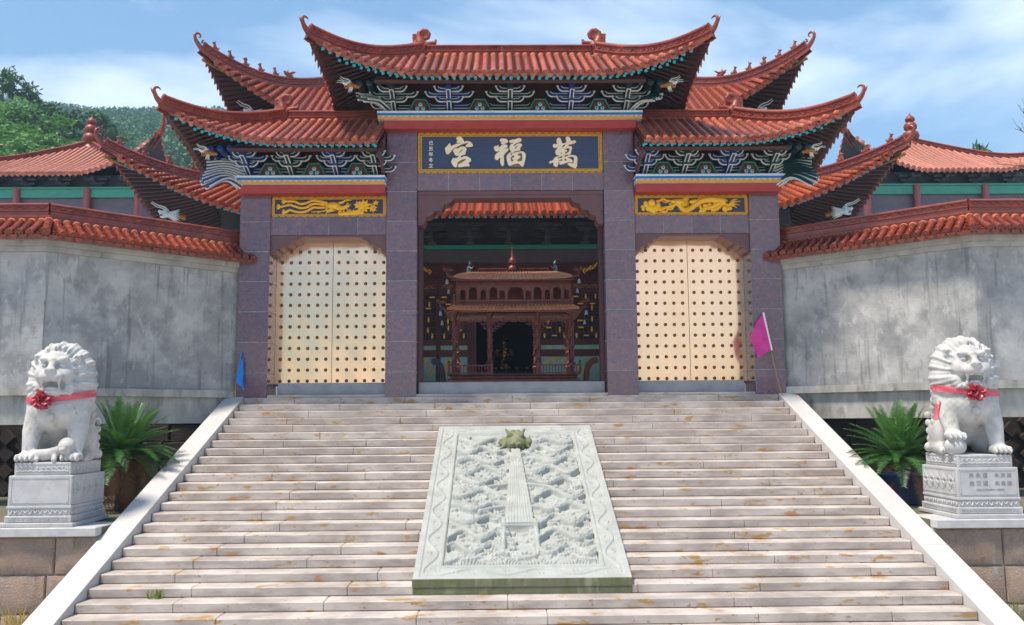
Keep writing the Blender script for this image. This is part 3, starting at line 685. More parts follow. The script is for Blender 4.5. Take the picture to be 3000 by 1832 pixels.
def hip_path(R_,sx,sy,n=16,ext=.10,off=0):
    P=[]
    for t in np.linspace(.02,1,n):
        k=R_.F*max(0,t)**6*.9; x,y=R_.xr+t*R_.yh,t*R_.yh; P.append((R_.cx+sx*(x+k),R_.cy+sy*(y+k),R_.z(x,y)+off))
    d=np.array(P[-1])-np.array(P[-2]); d/=np.linalg.norm(d); P.append(tuple(np.array(P[-1])+d*ext+np.array((0,0,ext*.25)))); return np.array(P)
# ---- ridge-end dragon biting the ridge (faces +x), height about .62
def mk_chiwen():
    ops=[]
    sp=[(.0,0,.30)]+[(.10+.13*math.cos(a)*s,0,.50+.13*math.sin(a)*s) for a,s in [(3.5,1.1),(2.7,1.05),(1.9,1.0),(1.1,1.0),(.3,.95),(-.5,.85),(-1.3,.7),(-2.2,.55),(-3.1,.4)]]
    ops.append(('u',P3(sp,[.13,.085,.07,.065,.06,.055,.05,.045,.04,.035]),.03))
    ops+=[('u',E3((.10,0,.50),(.13,.035,.13)),.02),('u',E3((-.06,0,.2),(.22,.085,.14)),.05),('u',E3((.12,0,.20),(.16,.09,.10)),.04),('u',P3([(.10,0,.27),(.26,0,.29),(.37,0,.30),(.39,0,.37)],[.06,.055,.05,.035]),.02),('u',P3([(.08,0,.05),(.22,0,.02),(.30,0,.06)],[.06,.06,.045]),.02),('u',P3([(-.22,0,.15),(-.30,0,.22),(-.32,0,.14)],[.06,.05,.03]),.03),
     ('u',C3((-.15,0,.25),(-.15,0,.50),.045,.045),.02),('u',E3((-.15,0,.44),(.06,.05,.03)),.01),('u',E3((-.15,0,.52),(.065,.055,.02)),.01)]
    for s in (-1,1): ops+=[('u',E3((.06,s*.08,.27),.035),.01),('u',E3((-.03,s*.08,.12),(.06,.03,.06)),.02),('u',E3((.02,s*.085,.19),(.05,.025,.03)),.02),('u',P3([(.06,s*.08,.13),(-.05,s*.1,.03),(-.1,s*.09,.08)],[.03,.03,.015]),.02)]
    ops.append(('s',E3((.30,0,.17),(.16,.2,.085)),.02)); ops.append(('u',E3((.24,0,.15),(.10,.04,.025)),.02))
    V,F=build_sdf(ops,(-.40,-.17,-.06),(.46,.17,.70),.016); return fastmesh('ridge_dragon',V,F,m_ridgeG)
ME_CHI=mk_chiwen()
def mk_beast(v):
    rr=random.Random(v)
    ops=[('u',E3((0,0,.17),(.07,.06,.13),roty(-.35)),.03),('u',E3((-.06,0,.09),(.09,.075,.09)),.03),('u',C3((.07,-.035,.16),(.09,-.035,.0),.028,.03),.02),('u',C3((.07,.035,.16),(.09,.035,0),.028,.03),.02),
      ('u',E3((.06,0,.34),(.065,.055,.06)),.03),('u',E3((.12,0,.33),(.045,.035,.03)),.02),('u',C3((.03,0,.22),(.05,0,.30),.055,.045),.03),('u',E3((0,0,0),(.15,.06,.025)),.02),('u',P3([(-.14,0,.08),(-.19,0,.16),(-.15,0,.2)],[.025,.03,.012]),.02)]
    for s in (-1,1): ops.append(('u',C3((.03,s*.035,.38),(.0+.02*v,s*.045,.43+.02*(v%2)),.02,.01),.01))
    if v==2: ops.append(('u',E3((0,0,.33),(.07,.075,.09)),.02))
    V,F=build_sdf(ops,(-.26,-.13,-.05),(.22,.13,.5),.016); return fastmesh('ridge_beast',V,F,m_ridgeW)
ME_BEAST=[mk_beast(i) for i in range(3)]
def mk_xie():
    ops=[('u',E3((0,0,.10),(.18,.07,.10)),.04),('u',E3((.14,0,.17),(.10,.065,.07)),.04),('u',C3((.2,0,.19),(.27,0,.2),.045,.03),.02),('u',C3((.18,0,.10),(.26,0,.12),.03,.02),.02)]
    for s in (-1,1): ops+=[('u',P3([(.02,s*.04,.18),(-.12,s*.06,.26),(-.22,s*.07,.32)],[.05,.05,.015]),.03),('u',P3([(.12,s*.03,.24),(.08,s*.04,.33)],[.02,.01]),.01)]
    V,F=build_sdf(ops,(-.3,-.15,-.06),(.34,.15,.40),.016); return fastmesh('hip_dragon_head',V,F,m_ridgeW)
ME_XIE=mk_xie()
def mk_dragonhead():
    """painted dragon head, beam end, faces -y outwards along +x: snout +x"""
    g=G()
    g.tube(spline([(-.34,0,-.02),(-.2,0,.0),(-.05,0,.0)],8),np.linspace(.05,.115,8),m_goldD,n=10)
    g.ell((.02,0,.02),(.15,.12,.11),m_goldD); g.tube(spline([(.05,0,.06),(.2,0,.05),(.30,0,.09)],8),np.linspace(.085,.045,8),m_white,n=8); g.tube(spline([(.04,0,-.05),(.15,0,-.10),(.24,0,-.10)],8),np.linspace(.06,.03,8),m_goldD,n=8)
    g.ell((.13,0,-.01),(.10,.05,.03),m_tongue)
    for s in (-1,1):
        g.ell((.08,s*.09,.10),.035,m_white); g.tube(spline([(.0,s*.06,.10),(.12,s*.10,.20),(.30,s*.10,.22),(.42,s*.08,.30)],10),np.linspace(.024,.010,10),m_white,n=6)
        g.tube(spline([(.26,s*.05,.08),(.40,s*.09,.12),(.54,s*.1,.10)],8),np.linspace(.018,.008,8),m_white,n=6)
        for k in range(3): g.tube([(.10+.06*k,s*.055,.02),(.11+.06*k,s*.055,-.045)],[.018,.004],m_white,n=5)
        for k in range(3): g.tube(spline([(.04-.04*k,s*.07,-.08),(.06-.05*k,s*.09,-.18),(.10-.05*k,s*.09,-.24)],6),np.linspace(.024,.006,6),m_white,n=5)
    return g.mesh('dragon_head',50)
ME_DH=mk_dragonhead()
def mk_dragonhead2():
    g=G()
    g.tube(spline([(-.8,0,-.05),(-.4,0,.0),(-.05,0,.0)],8),np.linspace(.12,.15,8),m_goldD,n=10)
    g.ell((.05,0,.02),(.22,.17,.16),m_cyanball); g.tube(spline([(.1,0,.08),(.3,0,.08),(.42,0,.14)],8),np.linspace(.12,.06,8),m_wblue,n=8); g.tube(spline([(.08,0,-.08),(.22,0,-.14),(.34,0,-.13)],8),np.linspace(.08,.04,8),m_wblue,n=8); g.ell((.24,0,-.02),(.14,.07,.035),m_tongue)
    for s in (-1,1):
        g.ell((.12,s*.13,.15),.05,m_white)
        for k in range(6):
            a=-.9+.33*k; g.tube(spline([(-.02,s*.10,.06*math.sin(a)),(-.28,s*.16,.22*math.sin(a)),(-.5,s*.17,.36*math.sin(a)+.02)],8),np.r_[.05,.055,.05,.045,.04,.03,.02,.008],m_wblue,n=6)
        g.tube(spline([(.0,s*.1,.15),(.2,s*.16,.3),(.5,s*.16,.36),(.75,s*.12,.5)],10),np.linspace(.04,.014,10),m_wblue,n=6)
        for k in range(5): g.ell((-.1-.08*k,s*.12,.0),.035,m_yel,8,5)
        for k in range(3): g.tube([(.18+.08*k,s*.09,.02),(.19+.08*k,s*.09,-.06)],[.026,.005],m_white,n=5)
    return g.mesh('dragon_head',50)
ME_DH2=mk_dragonhead2()
# ---------------------------------------------------------------- the gate
gate=empty('temple_gate',(0,20.7,.07),'large granite temple gate with brass doors, painted brackets and three upswept red tiled roofs','gate')
PY0,PY1=20.33,21.20
def courses(x0,x1,y0,y1,zs,part,c=.006):
    for a,b in zip(zs[:-1],zs[1:]):
        g=G(); g.box(x0,x1,y0,y1,a+.006,b-.006,m_granP,c); g.obj('granite_tile',part,smooth=20)
for sx in (-1,1):
    for (a,b,top) in ((2.110,2.799,6.11),(5.393,6.071,4.60)):
        x0,x1=sorted((sx*a,sx*b)); g=G(); g.box(x0+.006,x1-.006,PY0+.006,PY1,.02,top,m_grout); p=g.obj('pillar',gate,smooth=0)
        zs=[.07]+[.62+.678*i for i in range(12)]; zs=[z for z in zs if z<top-.2]+[top]
        courses(x0,x1,PY0,PY1-.02,zs,p)
def lintel(x0,x1,z0,z1,k):
    g=G(); g.box(x0,x1,PY0+.052,PY1-.06,z0+.002,z1,m_grout); p=g.obj('lintel',gate,smooth=0); d=(x1-x0)/k
    for i in range(k):
        g=G(); g.box(x0+i*d+.006,x0+(i+1)*d-.006,PY0+.045,PY0+.12,z0,z1-.003,m_granP,.005); g.obj('granite_tile',p,smooth=20)
lintel(-2.108,2.108,4.72,5.125,6)
for s in (-1,1):
    a,b=sorted((s*2.801,s*5.391)); lintel(a,b,3.71,4.125,4)
# stone sills, plinth, arch boards
g=G(); g.box(-5.39,5.39,20.352,21.3,.072,.133,m_step,.006); g.obj('plinth_course',gate,smooth=20)
for x0,x1 in ((-5.39,-2.80),(-2.108,2.108),(2.80,5.39)):
    g=G(); q=.12 if x1-x0<3 else .02; g.box(x0+(.17 if x0<-3 else .02),x1-(.17 if x1>3 else .02),20.60,21.16,.134,.402,m_sill,.015); g.obj('door_sill',gate,smooth=20)
def arch(x0,x1,zt,zb,zc,xi0,xi1,y0,y1,name='arch_board'):
    def side(xa,xb):
        P=[]; k=4; q=[(xa,zc)]
        for i in range(1,k+1):
            t=i/k; q.append((xa+(xb-xa)*(t**1.1),zc+(zb-zc)*(t**.85)))
        for i in range(k):
            a,b=np.array(q[i]),np.array(q[i+1]); d=b-a; nn=np.array((d[1],-d[0])) if xb>xa else np.array((-d[1],d[0]))
            for t in np.linspace(0,1,7)[:-1]: P.append(tuple(a+d*t+nn*.30*math.sin(math.pi*t)*(1 if i%2==0 else .55)))
        P.append(q[-1]); return P
    L=side(x0,xi0); Rr=side(x1,xi1)[::-1]
    g=G(); g.prism([(x0,zt)]+L+Rr+[(x1,zt)],y0,y1,m_arch); g.obj(name,gate,smooth=30)
arch(-2.10,2.10,4.715,4.556,3.93,-1.28,1.36,20.43,20.90)
g=G(); g.box(-2.105,2.105,20.40,20.43,4.63,4.716,m_arch,.008); g.obj('arch_moulding',gate,smooth=20)
for s in (-1,1):
    a,b=sorted((s*2.803,s*5.39)); xs=sorted((s*3.37,s*4.755)); arch(a,b,3.706,3.655,3.29,xs[0],xs[1],20.40,20.985)
# brass doors
ME_STUD=G().lathe([(.040,0),(.040,.005),(.035,.010),(.031,.026),(.019,.038),(.003,.042)],(0,0,0),m_stud,12).mesh('door_stud',50)
for s in (-1,1):
    x0,x1=sorted((s*2.803,s*5.39)); xm=(x0+x1)/2
    for a,b in ((x0,xm-.006),(xm+.006,x1)):
        g=G(); nx,nz=14,26; P=[]
        for i in range(nx):
            P.append([(a+(b-a)*i/(nx-1),21.00+.0022*math.sin(i*.9+j*.55+a*3)*math.sin(j*.8+a),.405+(3.66-.405)*j/(nz-1)) for j in range(nz)])
        g.grid(P,m_door,flip=True); g.box(a,b,21.006,21.06,.40,3.66,m_door); d=g.obj('door_leaf',gate,smooth=60)
        for i in range(6):
            for j in range(13):
                inst(ME_STUD,'door_stud',d,T(a+(b-a)*(i+.62)/6.25,21.001,.465+j*.2475,rx=R(90)))
for x in (-2.0,2.0):
    g=G(); g.box(min(x,x*1.055),max(x,x*1.055),20.72,20.90,.40,4.0,m_hallred,.01); g.obj('door_frame',gate,smooth=20)
# red beams and painted cornices
ME_SC=G().prism([(-.5,0),(.5,0)]+[(.5*math.cos(a),math.sin(a)) for a in np.linspace(.15,math.pi-.15,9)],0,.02,m_yel).mesh('scallop',30)
def cornice(x0,x1,z0,ends):
    g=G(); xa,xb=x0+(.12 if ends[0] else 0),x1-(.12 if ends[1] else 0)
    g.box(xa,xb,20.08,21.2,z0,z0+.19,m_red,.006); c=g.obj('red_beam',gate,smooth=20)
    g=G(); zb=z0+.193
    g.box(x0,x1,20.0,21.25,zb,zb+.088,m_wblue); g.box(x0-.004,x1+.004,19.988,21.26,zb+.088,zb+.142,m_azure); g.box(x0-.012,x1+.012,19.972,21.27,zb+.142,zb+.19,m_wblue,.006)
    c=g.obj('cornice',gate,smooth=20); k=int(round((x1-x0)/.128)); d=(x1-x0)/k
    g=G(); g.box(x0,x1,19.984,19.9995,zb-.002,zb+.03,m_yel); g.obj('yellow_band',c,smooth=0)
    for i in range(k): inst(ME_SC,'scallop',c,T(x0+(i+.5)*d,19.984,zb+.028,sx=(d*.98,.8,.048)))
cornice(-2.97,2.97,6.07,(1,1)); cornice(-6.19,-2.803,4.597,(1,0)); cornice(2.803,6.19,4.597,(0,1))
# plaques
def frame(x0,x1,z0,z1,w_,step,face):
    g=G(); g.box(x0+.01,x1-.01,20.40,20.46,z0+.01,z1-.01,face); p=g.obj('plaque',gate,smooth=0)
    g=G(); b=w_*.16
    g.box(x0,x1,20.385,20.40,z0,z1,m_goldD) if False else None
    for a,c,d,e in ((x0,x1,z0,z0+w_),(x0,x1,z1-w_,z1),(x0,x0+w_,z0+w_,z1-w_),(x1-w_,x1,z0+w_,z1-w_)): g.box(a,c,20.388,20.402,d,e,m_goldD)
    def strip(a,c,d,e): g.box(a,c,20.374,20.389,d,e,m_gold)
    for zz in (z0,z1-w_):
        inn=zz+w_-b if zz==z0 else zz
        strip(x0,x1,inn,inn+b); strip(x0,x1,zz+w_*.42,zz+w_*.42+b); k=int((x1-x0)/step)
        for i in range(k):
            a=x0+(i+.0)*(x1-x0)/k; top=zz+w_-b if zz!=z0 else zz
            strip(a+step*.12,a+step*.88,top,top+b); lo,hi=sorted((inn+b*.5,zz+w_*.5)); strip(a,a+b,zz+w_*.42 if zz==z0 else zz,zz+w_ if zz==z0 else zz+w_*.5); strip(a+step*.5,a+step*.5+b,zz if zz==z0 else zz+w_*.42,zz+w_*.5 if zz==z0 else zz+w_)
    for xx in (x0,x1-w_):
        strip(xx,xx+b,z0+w_,z1-w_); strip(xx+w_-b,xx+w_,z0+w_,z1-w_); strip(xx+w_*.42,xx+w_*.42+b,z0+w_,z1-w_); k=max(2,int((z1-z0-2*w_)/step))
        for i in range(k): zz=z0+w_+(i+.3)*(z1-z0-2*w_)/k; strip(xx+(0 if i%2 else w_*.45),xx+w_*.55+(0 if i%2 else w_*.4),zz,zz+b)
    g.obj('plaque_frame',p,smooth=0); return p
pl=frame(-2.098,2.098,5.128,6.066,.085,.145,m_ink)
CH={'a':(1220,380,9.477),'b':(1420,380,8.213)}
GLY=[('a',[[(1105,190),(1125,160),(1165,142),(1215,142),(1250,165),(1290,215),(1330,290),(1380,278),(1440,275),(1490,295),(1540,340),(1570,390),(1560,420),(1530,432),(1450,438),(1390,438),(1365,415),(1370,395),(1410,365),(1440,335),(1435,322),(1400,325),(1330,340),(1240,375),(1150,425),(1040,480),(985,530),(940,590),(890,640),(855,645),(825,620),(805,560),(795,480),(815,450),(870,395),(905,345),(935,350),(950,385),(960,415),(1030,385),(1130,345),(1220,320),(1150,322),(1120,305),(1125,270),(1150,250),(1140,230),(1115,215)],
 [(1015,550),(1060,495),(1150,480),(1210,450),(1280,430),(1340,440),(1380,480),(1390,520),(1360,600),(1365,640),(1330,665),(1240,700),(1240,740),(1310,718),(1380,712),(1440,735),(1500,780),(1520,820),(1500,855),(1445,920),(1475,960),(1465,990),(1380,1000),(1290,1008),(1230,1020),(1175,1015),(1155,990),(1160,950),(1200,920),(1270,885),(1330,840),(1368,795),(1330,790),(1260,810),(1190,850),(1150,885),(1135,950),(1110,1015),(1075,1022),(1030,990),(985,930),(965,880),(985,810),(1020,765),(1090,765),(1140,735),(1165,700),(1100,690),(1065,660),(1040,600)],
 [(1185,610),(1210,560),(1260,515),(1278,510),(1260,550),(1225,585)]]),
 ('b',[[(370,205),(400,182),(480,180),(520,190),(560,245),(545,275),(500,300),(430,315),(400,300),(395,280),(405,260),(375,235)],
 [(225,400),(245,370),(300,355),(330,345),(335,385),(385,370),(420,330),(500,325),(545,345),(550,380),(510,420),(500,435),(560,420),(575,440),(560,475),(510,530),(465,585),(462,700),(455,830),(440,855),(410,850),(385,800),(372,730),(375,655),(320,700),(285,712),(250,680),(240,640),(260,580),(310,530),(350,488),(300,497),(255,480),(235,445)],
 [(592,240),(615,222),(740,195),(840,168),(870,180),(892,215),(880,240),(790,280),(730,315),(705,352),(800,305),(870,305),(902,335),(895,360),(858,412),(858,455),(720,500),(640,575),(622,585),(650,520),(620,475),(602,430),(605,375),(640,320),(695,292),(650,290),(615,275)],
 [(720,430),(745,390),(795,355),(790,375),(750,420)],
 [(535,600),(570,560),(640,525),(646,540),(622,587),(690,543),(800,512),(900,500),(960,530),(990,580),(985,640),(965,750),(945,820),(905,882),(880,865),(830,810),(790,800),(700,820),(650,840),(605,862),(575,840),(545,760),(528,680)],
 [(630,690),(640,640),(705,595),(708,620),(700,645),(660,665),(665,690),(692,712),(680,740),(650,755),(638,735)],
 [(798,600),(800,565),(840,545),(890,548),(900,590),(885,735),(860,742),(790,740),(795,700),(840,670),(862,640),(855,615),(825,602)]]),
 ('b',[[(1740,250),(1745,200),(1780,165),(1820,168),(1845,210),(1880,295),(1950,290),(1970,260),(1970,150),(2000,132),(2040,145),(2070,190),(2080,230),(2190,235),(2205,258),(2190,285),(2100,320),(2045,330),(2025,372),(2090,375),(2105,400),(2090,480),(2060,580),(2030,590),(2000,580),(1930,610),(1930,635),(2010,610),(2140,598),(2190,610),(2230,655),(2235,690),(2225,790),(2215,880),(2180,925),(2130,905),(2040,860),(1998,810),(2010,792),(2090,800),(2135,800),(2150,720),(2155,670),(2130,640),(2070,640),(2010,660),(2060,680),(2110,730),(2118,770),(2090,780),(2040,770),(1930,800),(1840,828),(1800,815),(1785,762),(1772,780),(1760,850),(1740,882),(1710,882),(1665,850),(1645,780),(1580,800),(1555,785),(1560,760),(1650,720),(1670,680),(1720,640),(1790,612),(1740,590),(1705,540),(1710,490),(1750,430),(1768,412),(1690,410),(1650,375),(1655,335),(1690,315),(1745,320)],
 [(1870,400),(1890,360),(1945,330),(1935,365),(1890,395)],[(1940,465),(1980,430),(2040,430),(2035,500),(2020,520),(1940,550),(1950,520),(1990,490),(1980,470),(1960,468)],[(1832,562),(1840,540),(1872,540),(1860,557)],[(1760,685),(1790,650),(1875,630),(1870,650),(1800,675)],[(1788,742),(1794,722),(1875,710),(1870,725),(1805,740)],[(1928,730),(1930,685),(1975,715)]])]
def tomesh(name,cu,parent):
    t=bpy.data.objects.new(name,cu); COL.objects.link(t); me=bpy.data.meshes.new_from_object(t.evaluated_get(bpy.context.evaluated_depsgraph_get())); me.name=name
    bpy.data.objects.remove(t); bpy.data.curves.remove(cu); return link(bpy.data.objects.new(name,me),parent)
def curve2d(name,polys,mt,parent,y,ex,off=0,bev=0):
    cu=bpy.data.curves.new(name,'CURVE'); cu.dimensions='2D'; cu.fill_mode='BOTH'; cu.extrude=ex; cu.offset=off; cu.bevel_depth=bev
    for P in polys:
        s=cu.splines.new('BEZIER'); s.bezier_points.add(len(P)-1); s.use_cyclic_u=True
        for b,(x,z) in zip(s.bezier_points,P): b.co=(x,z,0); b.handle_left_type=b.handle_right_type='AUTO'
    cu.materials.append(mt); o=tomesh(name,cu,parent); o.matrix_basis=T(0,y,0,rx=R(90)); return o
def pxw(px,py): return (-2.098+(px-1224.4)*(4.196/541.2), 6.066-(py-383.5)*(.938/121.8))
for k,polys in GLY:
    ox,oy,sc=CH[k]; Q=[[pxw(ox+a/sc,oy+b/sc) for a,b in P] for P in polys]
    curve2d('lettering_edge',Q,m_goldD,pl,20.392,.004,off=.012); curve2d('lettering',Q,m_cream,pl,20.384,.010)
def text(name,body,mt,parent,M,size,ex=.004,off=0):
    cu=bpy.data.curves.new(name,'FONT'); cu.body=body; cu.size=size; cu.extrude=ex; cu.offset=off; cu.align_x='CENTER'; cu.align_y='CENTER'; cu.materials.append(mt)
    o=tomesh(name,cu,parent); o.matrix_basis=M; return o
for i,ch in enumerate('己丑年冬立'):
    x,z=pxw(1262,414.5+i*17.2); text('lettering',ch,m_cream,pl,T(x,20.394,z,rx=R(90)),.105,off=.002)
# gold reliefs: phoenix and peony on the left, dragon and pearl on the right
def blob(g,c,r,m=m_gold): g.ell(c,r,m,10,6)
def gold_panel(s):
    x0,x1=sorted((s*2.815,s*5.378)); p=frame(x0,x1,4.13,4.59,.062,.155,m_ink2); g=G()
    def Wp(px,py):
        if s<0: return (-5.378+(px/7.04+790-796.5)*(2.563/334), 4.59-(py/7.04+565-572.5)*(.46/61.5))
        return (2.815+(px/7.04+1850-1861)*(2.563/331), 4.59-(py/7.04+565-571.5)*(.46/61.5))
    def st(pts,r0,r1,n=24,y=20.385,fl=.7):
        P=spline([Wp(*q) for q in pts],n); g.tube([(a,y,b) for a,b in P],np.linspace(r0,r1,n),m_gold,n=7)
    def leaf(px,py,ang,L,wd,y=20.38):
        a,b=Wp(px,py); d=np.array((math.cos(ang),0,math.sin(ang))); g.tube([np.array((a,y,b)),np.array((a,y-.006,b))+d*L*.5,np.array((a,y,b))+d*L],[wd*.5,wd,wd*.1],m_gold,n=5)
    if s<0:
        for pts in ([(1130,190),(1000,150),(880,140),(760,185),(640,205),(520,160),(420,150),(330,150)],[(1140,240),(1000,210),(880,215),(760,280),(640,295),(520,260),(400,230),(230,270)],[(1140,290),(1020,290),(900,290),(780,355),(660,385),(540,375),(420,345),(340,385)]):
            st(pts,.028,.022,50); P=spline(pts,46)
            for i in range(2,45):
                d=P[i]-P[i-1]; an=math.atan2(-d[1],d[0])
                for q in (-1,1): leaf(P[i][0],P[i][1]+q*14,an+q*-.75,.062,.017)
            for q in (-.7,-.35,0,.35,.7): leaf(pts[-1][0],pts[-1][1],math.pi+q,.11,.022)
        a,b=Wp(1310,250); blob(g,(a,20.375,b),(.16,.05,.085)); a,b=Wp(1450,300); blob(g,(a,20.375,b),(.14,.045,.06)); st([(1480,290),(1560,280),(1620,260)],.05,.03,10)
        a,b=Wp(1600,255); blob(g,(a,20.37,b),(.05,.04,.045)); st([(1610,250),(1670,215)],.02,.006,6); st([(1610,270),(1660,255)],.016,.006,6); st([(1600,230),(1610,190)],.03,.02,6); st([(1570,280),(1610,345)],.02,.02,6)
        for i in range(11): st([(1370+i*12,225-i*3),(1420+i*16,185-i*6),(1440+i*24,165-i*3)],.02,.007,8)
        for i in range(10): st([(1330-i*4,300),(1270-i*8,350),(1370-i*24,350+i*8)],.018,.007,8)
        st([(1200,330),(1100,365),(1000,375),(860,380)],.018,.012,16); st([(1050,370),(980,415)],.014,.006,6); st([(1180,190),(1100,150),(1030,130)],.016,.006,10)
        for i in range(9): st([(1230-i*6,250),(1180,180+i*18),(1130+i*3,170+i*22)],.018,.01,8)
        for cx,cy,k,L in ((1940,260,9,.16),(1830,240,7,.11),(2130,310,7,.10),(2190,190,5,.07)):
            for i in range(k): leaf(cx,cy,i*2*math.pi/k+.3,L,L*.34,20.375)
            a,b=Wp(cx,cy); blob(g,(a,20.365,b),(L*.35,.03,L*.35))
        st([(2010,250),(2100,220),(2190,190)],.014,.01,10); st([(1440,430),(1560,420),(1700,395),(1850,350),(1900,300)],.05,.03,20); st([(1560,425),(1750,420),(1950,420)],.05,.02,16)
        for i in range(16): leaf(1410+i*34,425-abs(i-8)*-2-18*(i%2),1.2+.5*math.sin(i),.10,.024)
    else:
        st([(1000,240),(1040,330),(1120,370),(1220,340),(1330,260),(1450,180),(1600,150),(1800,165),(1920,190),(1940,220)],.06,.085,60); st([(1940,210),(1800,240),(1720,290),(1640,320),(1560,330),(1480,350)],.075,.05,40); st([(1640,370),(1760,350),(1840,290),(1900,240),(1960,265)],.06,.03,30)
        P=spline([(1330,190),(1400,140),(1500,120),(1620,115),(1700,120)],22)
        for q in P: leaf(q[0],q[1]+10,1.2,.055,.02)
        P=spline([(1040,340),(1120,380),(1220,350),(1330,275),(1450,195),(1600,160),(1800,180)],60)
        for i,q in enumerate(P):
            a,b=Wp(q[0]+(i%3-1)*3,q[1]+((i*7)%5-2)*6); blob(g,(a,20.33,b),.014)
        a,b=Wp(1000,200); blob(g,(a,20.365,b),(.13,.06,.075)); st([(980,190),(900,180),(820,190)],.06,.04,12); st([(980,260),(900,250),(870,300),(840,330)],.04,.02,12)
        for i in range(5): leaf(800+i*22,215+i*8,-1.9,.05,.018)
        for i in range(7): st([(1040,150+i*22),(1120,120+i*26),(1200,110+i*30)],.028,.006,10)
        st([(820,170),(740,160),(660,125),(600,160),(520,180)],.025,.03,20); st([(780,185),(700,200),(640,165)],.02,.01,12); st([(880,280),(840,350),(760,350),(720,400),(630,395)],.02,.03,20); st([(860,285),(740,310),(600,345)],.03,.045,14)
        a,b=Wp(425,215); blob(g,(a,20.365,b),(.09,.05,.09))
        for (cx,cy,r) in ((300,215,.055),(240,300,.05),(245,350,.045),(320,270,.06),(360,330,.08),(430,340,.09),(500,330,.09),(560,280,.065),(560,240,.05),(300,240,.05),(470,380,.07),(600,350,.06)):
            a,b=Wp(cx,cy); blob(g,(a,20.375,b),(r,.045,r))
        st([(1960,265),(2020,270),(2080,230),(2120,210)],.045,.04,14)
        for e in ((2160,120),(2210,130),(2270,180),(2240,265),(2190,330)): st([(2040,250),(2090,(e[1]+230)/2),((e[0]+2080)/2,(e[1]*2+210)/3),e],.035,.006,14)
        for q in ([(1420,340),(1430,290),(1400,275)],[(1440,330),(1470,390),(1400,400)],[(1640,240),(1600,270),(1590,240)],[(1900,330),(1940,390),(2020,350)],[(1900,300),(1960,340),(2050,335)]): st(q,.04,.025,12)
        for cx,cy in ((1290,185),(1250,195),(1340,180),(1520,280),(1560,290),(2010,345),(2040,340),(1500,385),(1440,395)):
            a,b=Wp(cx,cy); blob(g,(a,20.375,b),(.055,.04,.045))
    g.obj('gold_relief',p,smooth=60)
gold_panel(-1); gold_panel(1)
m_orange=mat('orange mortar',(.50,.12,.05),(.36,.10,.06),rough=.8,scale=6)
# ---- bracket sets
def white_run(g,pts,r=.014): g.tube(pts,r,m_white,n=6)
def arm(g,xc,half,y,z,colr,gap=.06,h=.12,th=.10):
    pts=[(-half,h),(-half,.075),(-half+.035,.03),(-half+.09,0),(half-.09,0),(half-.035,.03),(half,.075),(half,h)]
    g.prism([(xc+a,z+b) for a,b in pts],y,y+th,colr)
    for s in (-1,1):
        q=[(half+.008,h+.008),(half-.004,.085),(half-.035,.04),(half-.085,.008),(half*.6,.004),(gap,.004)]
        white_run(g,[(xc+s*a,y-.008,z+b) for a,b in q],.0155); g.box(*sorted((xc+s*(half-.02),xc+s*(half+.03))),y-.016,y+.02,z+h-.01,z+h+.018,m_white)
        q=[(half-.075,h+.005),(half-.10,.095),(half-.14,.078),(gap,.074)]
        white_run(g,[(xc+s*a,y-.006,z+b) for a,b in q],.008)
def beak(g,xc,y0,z0,y1,z1,colr,w_=.05):
    a,b=np.array((xc,y0,z0)),np.array((xc,y1,z1)); d=b-a; n=np.array((0,-d[2],d[1])); n/=np.linalg.norm(n); n=n if n[2]>0 else -n; X=np.array((1,0,0))
    V=[p+X*s*w_+n*q for p in (a,b) for s in (-1,1) for q in (-.045,.045)]
    g.add(V,[(0,1,3,2),(4,6,7,5),(0,4,5,1),(2,3,7,6),(0,2,6,4),(1,5,7,3)],colr)
    for s in (-1,1): white_run(g,[a+X*s*w_*.8-n*.048,b+X*s*w_*.8-n*.048],.013)
    g.box(xc-w_-.004,xc+w_+.004,y1-.035,y1+.005,z1-.02,z1+.06,m_cyanball if False else colr,.01); white_run(g,[b-X*w_-n*.05,b+X*w_-n*.05],.012)
def bracket(x,zb,colr,part,wd=.53):
    g=G(); g.box(x-.17,x+.17,20.22,20.44,zb,zb+.10,colr,.02); g.box(x-.09,x+.09,20.28,20.44,zb+.10,zb+.55,colr)
    arm(g,x,wd,20.30,zb+.15,colr); arm(g,x,wd*.58,20.0,zb+.20,colr); arm(g,x,wd,20.06,zb+.335,colr); arm(g,x,wd*.58,19.74,zb+.345,colr)
    beak(g,x,20.22,zb+.08,19.86,zb+.21,colr); beak(g,x,19.92,zb+.25,19.56,zb+.37,colr)
    g.box(x-.055,x+.055,19.42,20.2,zb+.44,zb+.54,colr); return g.obj('bracket_set',part,smooth=30)
def bell(x,zb,part,y=20.16):
    g=G(); o=[(-.34,0),(-.30,.0),(-.24,.04),(-.19,.15),(-.125,.27),(.125,.27),(.19,.15),(.24,.04),(.30,0),(.34,0)]
    g.prism([(x+a,zb+b) for a,b in o],y,y+.05,m_brown2); p=g.obj('bracket_panel',part,smooth=0)
    g=G(); g.tube([(x+a*.97,y-.006,zb+.01+b*.97) for a,b in o],.021,m_grnL,n=6); g.obj('panel_outline',p)
    g=G()
    for k in range(22):
        a=-.2+k*math.pi*1.13/21; g.tube([(x+.085*math.cos(a),y-.004,zb+.10+.085*math.sin(a)),(x+.14*math.cos(a),y-.004,zb+.10+.14*math.sin(a))],[.006,.002],m_goldD,n=4)
    g.obj('gilt_rays',p)
    for a,b,mm in ((0,.15,m_azure),(-.065,.06,m_turq),(.065,.06,m_turq)):
        g=G(); g.ell((x+a,y-.012,zb+b),(.048,.02,.048),m_cyanball,12,8); g.ell((x+a,y-.03,zb+b+.006),(.015,.008,.015),m_black,8,6); g.ell((x+a,y-.006,zb+b-.02),(.042,.02,.035),mm,10,6); g.obj('pearl',p)
